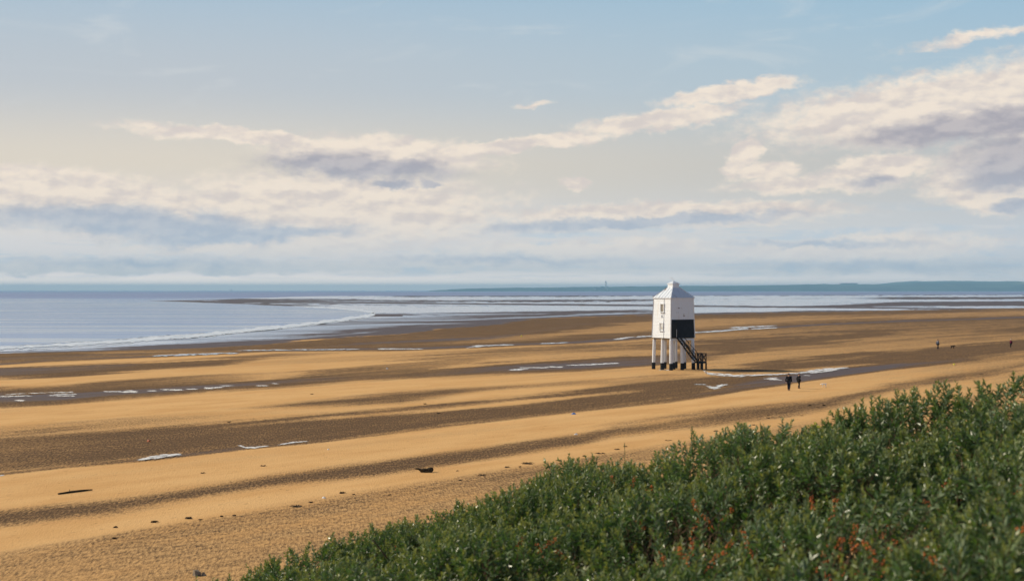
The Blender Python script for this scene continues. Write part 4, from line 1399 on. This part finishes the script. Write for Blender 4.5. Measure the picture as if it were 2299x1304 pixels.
M_BLOCK = material('broken_concrete', rough=0.9, spec=0.1, build=m_block)
mesh('slab', [(-.14, -.06, -.06), (.06, -.10, -.06), (.10, .16, -.06), (-.12, .18, -.06), (-.15, -.03, .20), (-.02, -.05, .19), (.09, .12, .13), (-.10, .16, .19)],
     [(0, 3, 2, 1), (4, 5, 6, 7), (0, 1, 5, 4), (1, 2, 6, 5), (2, 3, 7, 6), (3, 0, 4, 7)], M_BLOCK, bl)
mesh('fragment', [(.12, .10, -.04), (.28, .14, -.04), (.30, .26, -.04), (.14, .26, -.04), (.15, .15, .13), (.22, .19, .10), (.2, .22, .08), (.16, .22, .12)],
     [(0, 3, 2, 1), (4, 5, 6, 7), (0, 1, 5, 4), (1, 2, 6, 5), (2, 3, 7, 6), (3, 0, 4, 7)], M_BLOCK, bl)
tag(bl, 'broken stone block half buried in sand at lower left', 'stone')

# ------------------------------------------------------------------ sea buckthorn thicket
BERRY_PX = [(1180, 1262), (1205, 1275), (1245, 1212), (1238, 1235), (1310, 1250), (1160, 1245), (985, 1265), (1140, 1150), (1590, 1152), (1568, 1166), (1612, 1140), (1545, 1192), (1460, 1085), (1655, 1092),
            (1850, 1262), (1865, 1290), (1960, 1232), (1985, 1245), (1920, 1212), (2058, 1182), (2072, 1205), (2000, 1228), (1975, 1275), (1910, 1250), (1900, 1255), (2180, 1110), (2135, 1125), (2210, 1135), (2280, 1118),
            (2275, 985), (2110, 1035), (2270, 1050), (1955, 1072), (1965, 1100), (1845, 1170), (1840, 1190), (1720, 1290), (1535, 1275), (1545, 1295), (1600, 1235), (880, 1210), (1350, 1125), (1385, 1095), (1005, 1190), (925, 1240), (790, 1280),
            (2170, 1020), (2040, 965), (1480, 1215), (1430, 1165), (1690, 1200), (1770, 1110), (2255, 1230), (2120, 1270), (1290, 1180)]
# canopy plane seen from the lens: 1/d is linear in the pixel
CAN_A, CAN_B, CAN_C = -0.2054, 5.92e-5, 1.81e-4


def on_canopy(u, v):
    d = 1.0 / (CAN_A + CAN_B * u + CAN_C * v)
    return at_depth(u, v, d)


berry_at = [on_canopy(u, v) for u, v in BERRY_PX]
bxy = np.array([(p.x, p.y) for p in berry_at])

NS = 30000
sx = rng.uniform(-8, 10, NS * 2)
sy_ = rng.uniform(3.0, 18.6, NS * 2)
ok = (sy_ < lip_y(sx) + 1.6)
sz = canopy_z(sx, sy_)
uu = CX + F * sx / sy_
vv = CY + F * (EYE - sz) / sy_
ok &= (uu > 150) & (uu < 2950) & (vv < 1720)
sx, sy_, sz = sx[ok], sy_[ok], sz[ok]
# rounded clumps: each shoot belongs to the nearest dome and leans out from its middle
ND = 330
dcx, dcy = rng.uniform(-8, 10, ND), rng.uniform(3, 18.5, ND)
dr, dh = rng.uniform(.40, .95, ND), rng.uniform(.12, .52, ND)
# the upright bush on the crest at the right
dcx[0], dcy[0], dr[0], dh[0] = 4.12, 11.75, 0.34, 0.62
dcx[1], dcy[1], dr[1], dh[1] = 4.75, 11.2, 0.6, 0.42
pdx, pdy = sx[:, None] - dcx[None], sy_[:, None] - dcy[None]
q2 = (pdx ** 2 + pdy ** 2) / dr[None] ** 2
dome = np.where(q2 < 1, dh[None] * np.sqrt(np.clip(1 - q2, 0, 1)), -0.02 * np.sqrt(q2))
best = dome.argmax(1)
rows = np.arange(len(sx))
out_x, out_y = pdx[rows, best] / dr[best], pdy[rows, best] / dr[best]
inside = dome[rows, best] > 0
out_x, out_y = np.where(inside, out_x, 0), np.where(inside, out_y, 0)
clump_tint = rng.random(ND)[best]
mound = np.clip(dome[rows, best], -.12, 1) - 0.14 + fbm(sx / 2.2, sy_ / 2.2, 2) * 0.22 + fbm(sx / .45 + 7, sy_ / .45, 2) * 0.10
hole = fbm(sx / .8 + 31, sy_ / .8 + 3, 3)
keep = rng.random(len(sx)) < np.clip(0.90 + hole * 2.2, 0.10, 1)
dist = np.sqrt(((np.stack([sx, sy_], -1)[:, None, :] - bxy[None]) ** 2).sum(-1)).min(1)
keep &= (dist > 0.17) | (rng.random(len(sx)) < 0.22)
sx, sy_, sz, mound, out_x, out_y, clump_tint = (q_[keep] for q_ in (sx, sy_, sz, mound, out_x, out_y, clump_tint))
NSH = len(sx)
deep = np.where(rng.random(NSH) < 0.42, rng.uniform(0.10, 0.55, NSH), rng.uniform(0, 0.12, NSH))
L = rng.uniform(0.20, 0.38, NSH)
base = np.stack([sx, sy_, sz - 0.04 + mound - deep - L * 0.75], -1)
lean = rng.normal(0, 0.36, (NSH, 2)) + np.stack([0.10 + 0.85 * out_x, 0.85 * out_y], -1)
sd = np.stack([lean[:, 0], lean[:, 1], np.ones(NSH)], -1)
sd /= np.linalg.norm(sd, axis=1, keepdims=True)
tint = np.clip(0.15 + 0.6 * clump_tint + 0.5 * fbm(sx / 1.1 + 5, sy_ / 1.1, 3) + rng.normal(0, .16, NSH), 0, 1)

NL = 26
k = np.arange(NL)
tl = (0.10 + 0.90 * (k + 0.5) / NL)[None, :] + rng.normal(0, .012, (NSH, NL))
ang = k[None, :] * 2.39996 + rng.uniform(0, 6.28, (NSH, 1)) + rng.normal(0, .25, (NSH, NL))
ref = np.tile(np.array([[0.3, 0.9, 0.1]]), (NSH, 1))
e1 = np.cross(sd, ref)
e1 /= np.linalg.norm(e1, axis=1, keepdims=True)
e2 = np.cross(sd, e1)
rad = np.cos(ang)[..., None] * e1[:, None] + np.sin(ang)[..., None] * e2[:, None]
beta = np.radians(78 - 52 * np.clip(tl, 0, 1) + rng.normal(0, 10, (NSH, NL)))
ld_ = np.cos(beta)[..., None] * sd[:, None] + np.sin(beta)[..., None] * rad
lp = base[:, None] + sd[:, None] * (tl * L[:, None])[..., None]
ll = rng.uniform(.050, .080, (NSH, NL)) * (1.0 - 0.45 * np.clip(tl - .6, 0, 1) / .4)
lw = rng.uniform(.0085, .0135, (NSH, NL))
side = np.cross(ld_, sd[:, None])
side /= np.linalg.norm(side, axis=2, keepdims=True) + 1e-9
nrm = np.cross(side, ld_)
roll = rng.normal(0, .6, (NSH, NL))[..., None]
side, nrm = side * np.cos(roll) + nrm * np.sin(roll), nrm * np.cos(roll) - side * np.sin(roll)
v0 = lp
v1 = lp + ld_ * (ll * .45)[..., None] + side * lw[..., None] + nrm * (lw * .35)[..., None]
v2 = lp + ld_ * ll[..., None] - nrm * (ll * .10)[..., None]
v3 = lp + ld_ * (ll * .45)[..., None] - side * lw[..., None] + nrm * (lw * .35)[..., None]
LV = np.stack([v0, v1, v2, v3], 2).reshape(-1, 3)
nleaf = NSH * NL
LF = np.arange(nleaf * 4, dtype=np.int32).reshape(-1, 4)
tipness = np.repeat(np.clip(tl, 0, 1).reshape(-1), 4)
tintv = np.repeat(np.repeat(tint, NL), 4)


def m_leaf(t, b):
    n = t.nodes.new('ShaderNodeNewGeometry')
    back = N(n.outputs['Backfacing'])
    rnd = N(n.outputs['Random Per Island'])
    ti, tp = attr('tint'), attr('tip')
    c = mixc(ti, (0.026, 0.068, 0.020), (0.135, 0.205, 0.075))
    c = mixc(sstep(rnd, 0.3, 1.0) * 0.6, c, (0.105, 0.185, 0.026))
    c = mixc(sstep(tp, 0.72, 1.0) * 0.55, c, (0.27, 0.28, 0.085))  # yellowish back-light on the shoot tips, painted into the leaf colour
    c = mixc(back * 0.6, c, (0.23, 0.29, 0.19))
    N.put(b.inputs['Base Color'], c)
    N.put(b.inputs['Roughness'], 0.33 + rnd * 0.17)
    b.inputs['Specular IOR Level'].default_value = 0.62
    tr = t.nodes.new('ShaderNodeBsdfTranslucent')
    N.put(tr.inputs['Color'], mixc(sstep(tp, 0.6, 1.0), (0.10, 0.20, 0.02), (0.34, 0.36, 0.05)))
    mx = t.nodes.new('ShaderNodeMixShader')
    mx.inputs[0].default_value = 0.28
    t.links.new(b.outputs[0], mx.inputs[1])
    t.links.new(tr.outputs[0], mx.inputs[2])
    t.links.new(mx.outputs[0], t.nodes['Material Output'].inputs['Surface'])


M_LEAF = material('buckthorn_leaf', build=m_leaf)
M_TWIG = material('buckthorn_twig', (0.075, 0.045, 0.025), 0.8, 0.2)
TH = empty('sea_buckthorn_thicket', (0, 8, 7))
TH['kind'] = 'stuff'
tag(TH, 'dense dark green sea buckthorn thicket with orange berries covering the dune', 'thicket')
mi_th = Vector((0, 8, 7))
off = np.array([0, 8, 7], np.float32)
fo = big_mesh('foliage', LV - off, LF, M_LEAF, TH, {'tint': tintv, 'tip': tipness})
fo['kind'] = 'stuff'
# twig inside every shoot, and bare branches below
tb_, te = base - sd * 0.25, base + sd * L[:, None]
r0 = 0.0045
tri_v, ringk = [], []
for q in range(3):
    o_ = (math.cos(q * 2.094) * e1 + math.sin(q * 2.094) * e2)
    tri_v += [tb_ + o_ * r0, te + o_ * r0 * .3]
TV = np.stack(tri_v, 1)                      # (n, 6, 3): b0 t0 b1 t1 b2 t2
loc = np.array([[0, 2, 3, 1], [2, 4, 5, 3], [4, 0, 1, 5]])
TF = (np.arange(NSH)[:, None, None] * 6 + loc[None]).reshape(-1, 4)
tw = big_mesh('twigs', TV.reshape(-1, 3) - off, TF, M_TWIG, TH)
tw['kind'] = 'stuff'
bn = 900
bx_ = rng.uniform(-5, 8, bn)
by_ = rng.uniform(4, 16.5, bn)
br = MB()
for i in range(bn):
    if by_[i] > lip_y(bx_[i]) + .5:
        continue
    zc = float(canopy_z(bx_[i], by_[i]))
    p0 = Vector((bx_[i], by_[i], zc - 1.2))
    p1 = p0 + Vector((random.gauss(0, .25), random.gauss(0, .25), .55))
    p2 = p1 + Vector((random.gauss(0, .2), random.gauss(0, .2), .45))
    br.tube([p0 - mi_th, p1 - mi_th, p2 - mi_th], [.022, .014, .006], 5, False)
bo = br.build('branches', M_TWIG, TH)
bo['kind'] = 'stuff'

M_BERRY = material('orange_berry', (0.46, 0.105, 0.006), 0.4, 0.4)
bm = bmesh.new()
bmesh.ops.create_icosphere(bm, subdivisions=1, radius=1.0)
ico_v = [v.co.copy() for v in bm.verts]
ico_f = [tuple(v.index for v in f.verts) for f in bm.faces]
bm.free()
variants = []
for q in range(5):
    mb = MB()
    rr = random.Random(q)
    ln = rr.uniform(.10, .20)
    for i in range(24):
        t_ = rr.uniform(0, 1)
        a = rr.uniform(0, 6.28)
        c = Vector((ln * (t_ - .5), math.cos(a) * .013, math.sin(a) * .013))
        s_ = rr.uniform(.0042, .0060)
        mb.add([Vector((v.x * s_, v.y * s_, v.z * s_ * 1.15)) + c for v in ico_v], ico_f)
    me_ = bpy.data.meshes.new('berry_cluster')
    me_.from_pydata([tuple(v) for v in mb.v], [], mb.f)
    me_.materials.append(M_BERRY)
    me_.polygons.foreach_set('use_smooth', [True] * len(me_.polygons))
    variants.append(me_)
for i, p in enumerate(berry_at):
    for q in range(1 + (i % 3 == 0)):
        o = bpy.data.objects.new('berry_cluster', variants[(i + q) % 5])
        off_ = Vector((random.gauss(0, .06), random.gauss(0, .06), random.uniform(-.20, -.04)))
        q2_ = ((p.x - dcx) ** 2 + (p.y - dcy) ** 2) / dr ** 2
        mo = float(np.where(q2_ < 1, dh * np.sqrt(np.clip(1 - q2_, 0, 1)), 0).max()) - 0.14
        zc = float(canopy_z(np.array(p.x), np.array(p.y))) + mo
        o.location = Vector((p.x, p.y, zc)) + off_ + Vector((0, -.05, 0)) - mi_th
        o.rotation_euler = (random.uniform(-.4, .4), random.uniform(-1.3, -.5), random.uniform(0, 6.28))
        o.parent = TH
        scene.collection.objects.link(o)

# bare grass stalks standing out of the thicket edge
M_STALK = material('green_stalk', (0.14, 0.16, 0.05), 0.7)
for u, v0_, v1_, du_, lab in ((1554, 953, 970, 6, 'short leaning grass stalk against the sand, leftmost at the thicket edge'), (1707, 946, 962, 0, 'upright grass stalk rising between two thicket tips'),
                              (1749, 961, 975, 6, 'leaning grass stalk just left of yellowed leaves'), (2207, 852, 870, 0, 'tall grass stalk at the right against the sand'),
                              (1402, 992, 1004, 0, 'small green sprig standing on sand near the thicket')):
    d = 13.5 if u > 1450 else 15.5
    if u > 2000:
        d = 12.0
    a_, b_ = at_depth(u + du_, v1_ + 42, d), at_depth(u - du_ * .2, v0_, d)
    o = empty('grass_stalk', a_)
    q_ = b_ - a_
    MB().tube([(0, 0, 0), q_ * .5 + Vector((.004, 0, 0)), q_], [.004, .0032, .0018], 5).build('stem', M_STALK, o)
    MB().tube([q_ * .72, q_ * .86, q_], [.0022, .0055, .001], 5).build('seed_head', M_STALK, o)
    tag(o, lab, 'grass')
# a few yellowed broad leaves on the crest
M_YLEAF = material('yellow_leaf', (0.36, 0.33, 0.03), 0.5, 0.3)
yl = empty('yellow_leaf_sprig', on_canopy(1828, 985))
for i in range(11):
    a = random.uniform(0, 6.28)
    c = Vector((random.gauss(0, .05), random.gauss(0, .03), random.uniform(-.05, .16)))
    d_ = Vector((math.cos(a), math.sin(a), random.uniform(-.2, .6))).normalized()
    s_ = d_.cross(Vector((0, -.5, .8))).normalized()
    n_ = d_.cross(s_)
    lf = .05
    mesh('leaf', [c, c + d_ * lf * .5 + s_ * lf * .35 + n_ * .006, c + d_ * lf, c + d_ * lf * .5 - s_ * lf * .35 + n_ * .006], [(0, 1, 2, 3)], M_YLEAF, yl)
MB().tube([(0, 0, -.4), (.01, 0, -.1), (0, 0, .15)], [.005, .004, .002], 5).build('stem', M_STALK, yl)
tag(yl, 'sprig of yellow-green broad leaves poking out of the thicket crest', 'plant')

# ------------------------------------------------------------------ sea air between here and the far coast
hz = MB().box((0, 21000, 88.5), (70000, 54000, 181)).build('haze', None)
mh = bpy.data.materials.new('haze')
mh.use_nodes = True
mh.node_tree.nodes.clear()
pv = mh.node_tree.nodes.new('ShaderNodeVolumePrincipled')
pv.inputs['Color'].default_value = (0.40, 0.72, 1.0, 1)
pv.inputs['Density'].default_value = 6.0e-5
ho = mh.node_tree.nodes.new('ShaderNodeOutputMaterial')
mh.node_tree.links.new(pv.outputs[0], ho.inputs['Volume'])
hz.data.materials.append(mh)
tag(hz, 'thin blue sea haze over the channel', kind='stuff')
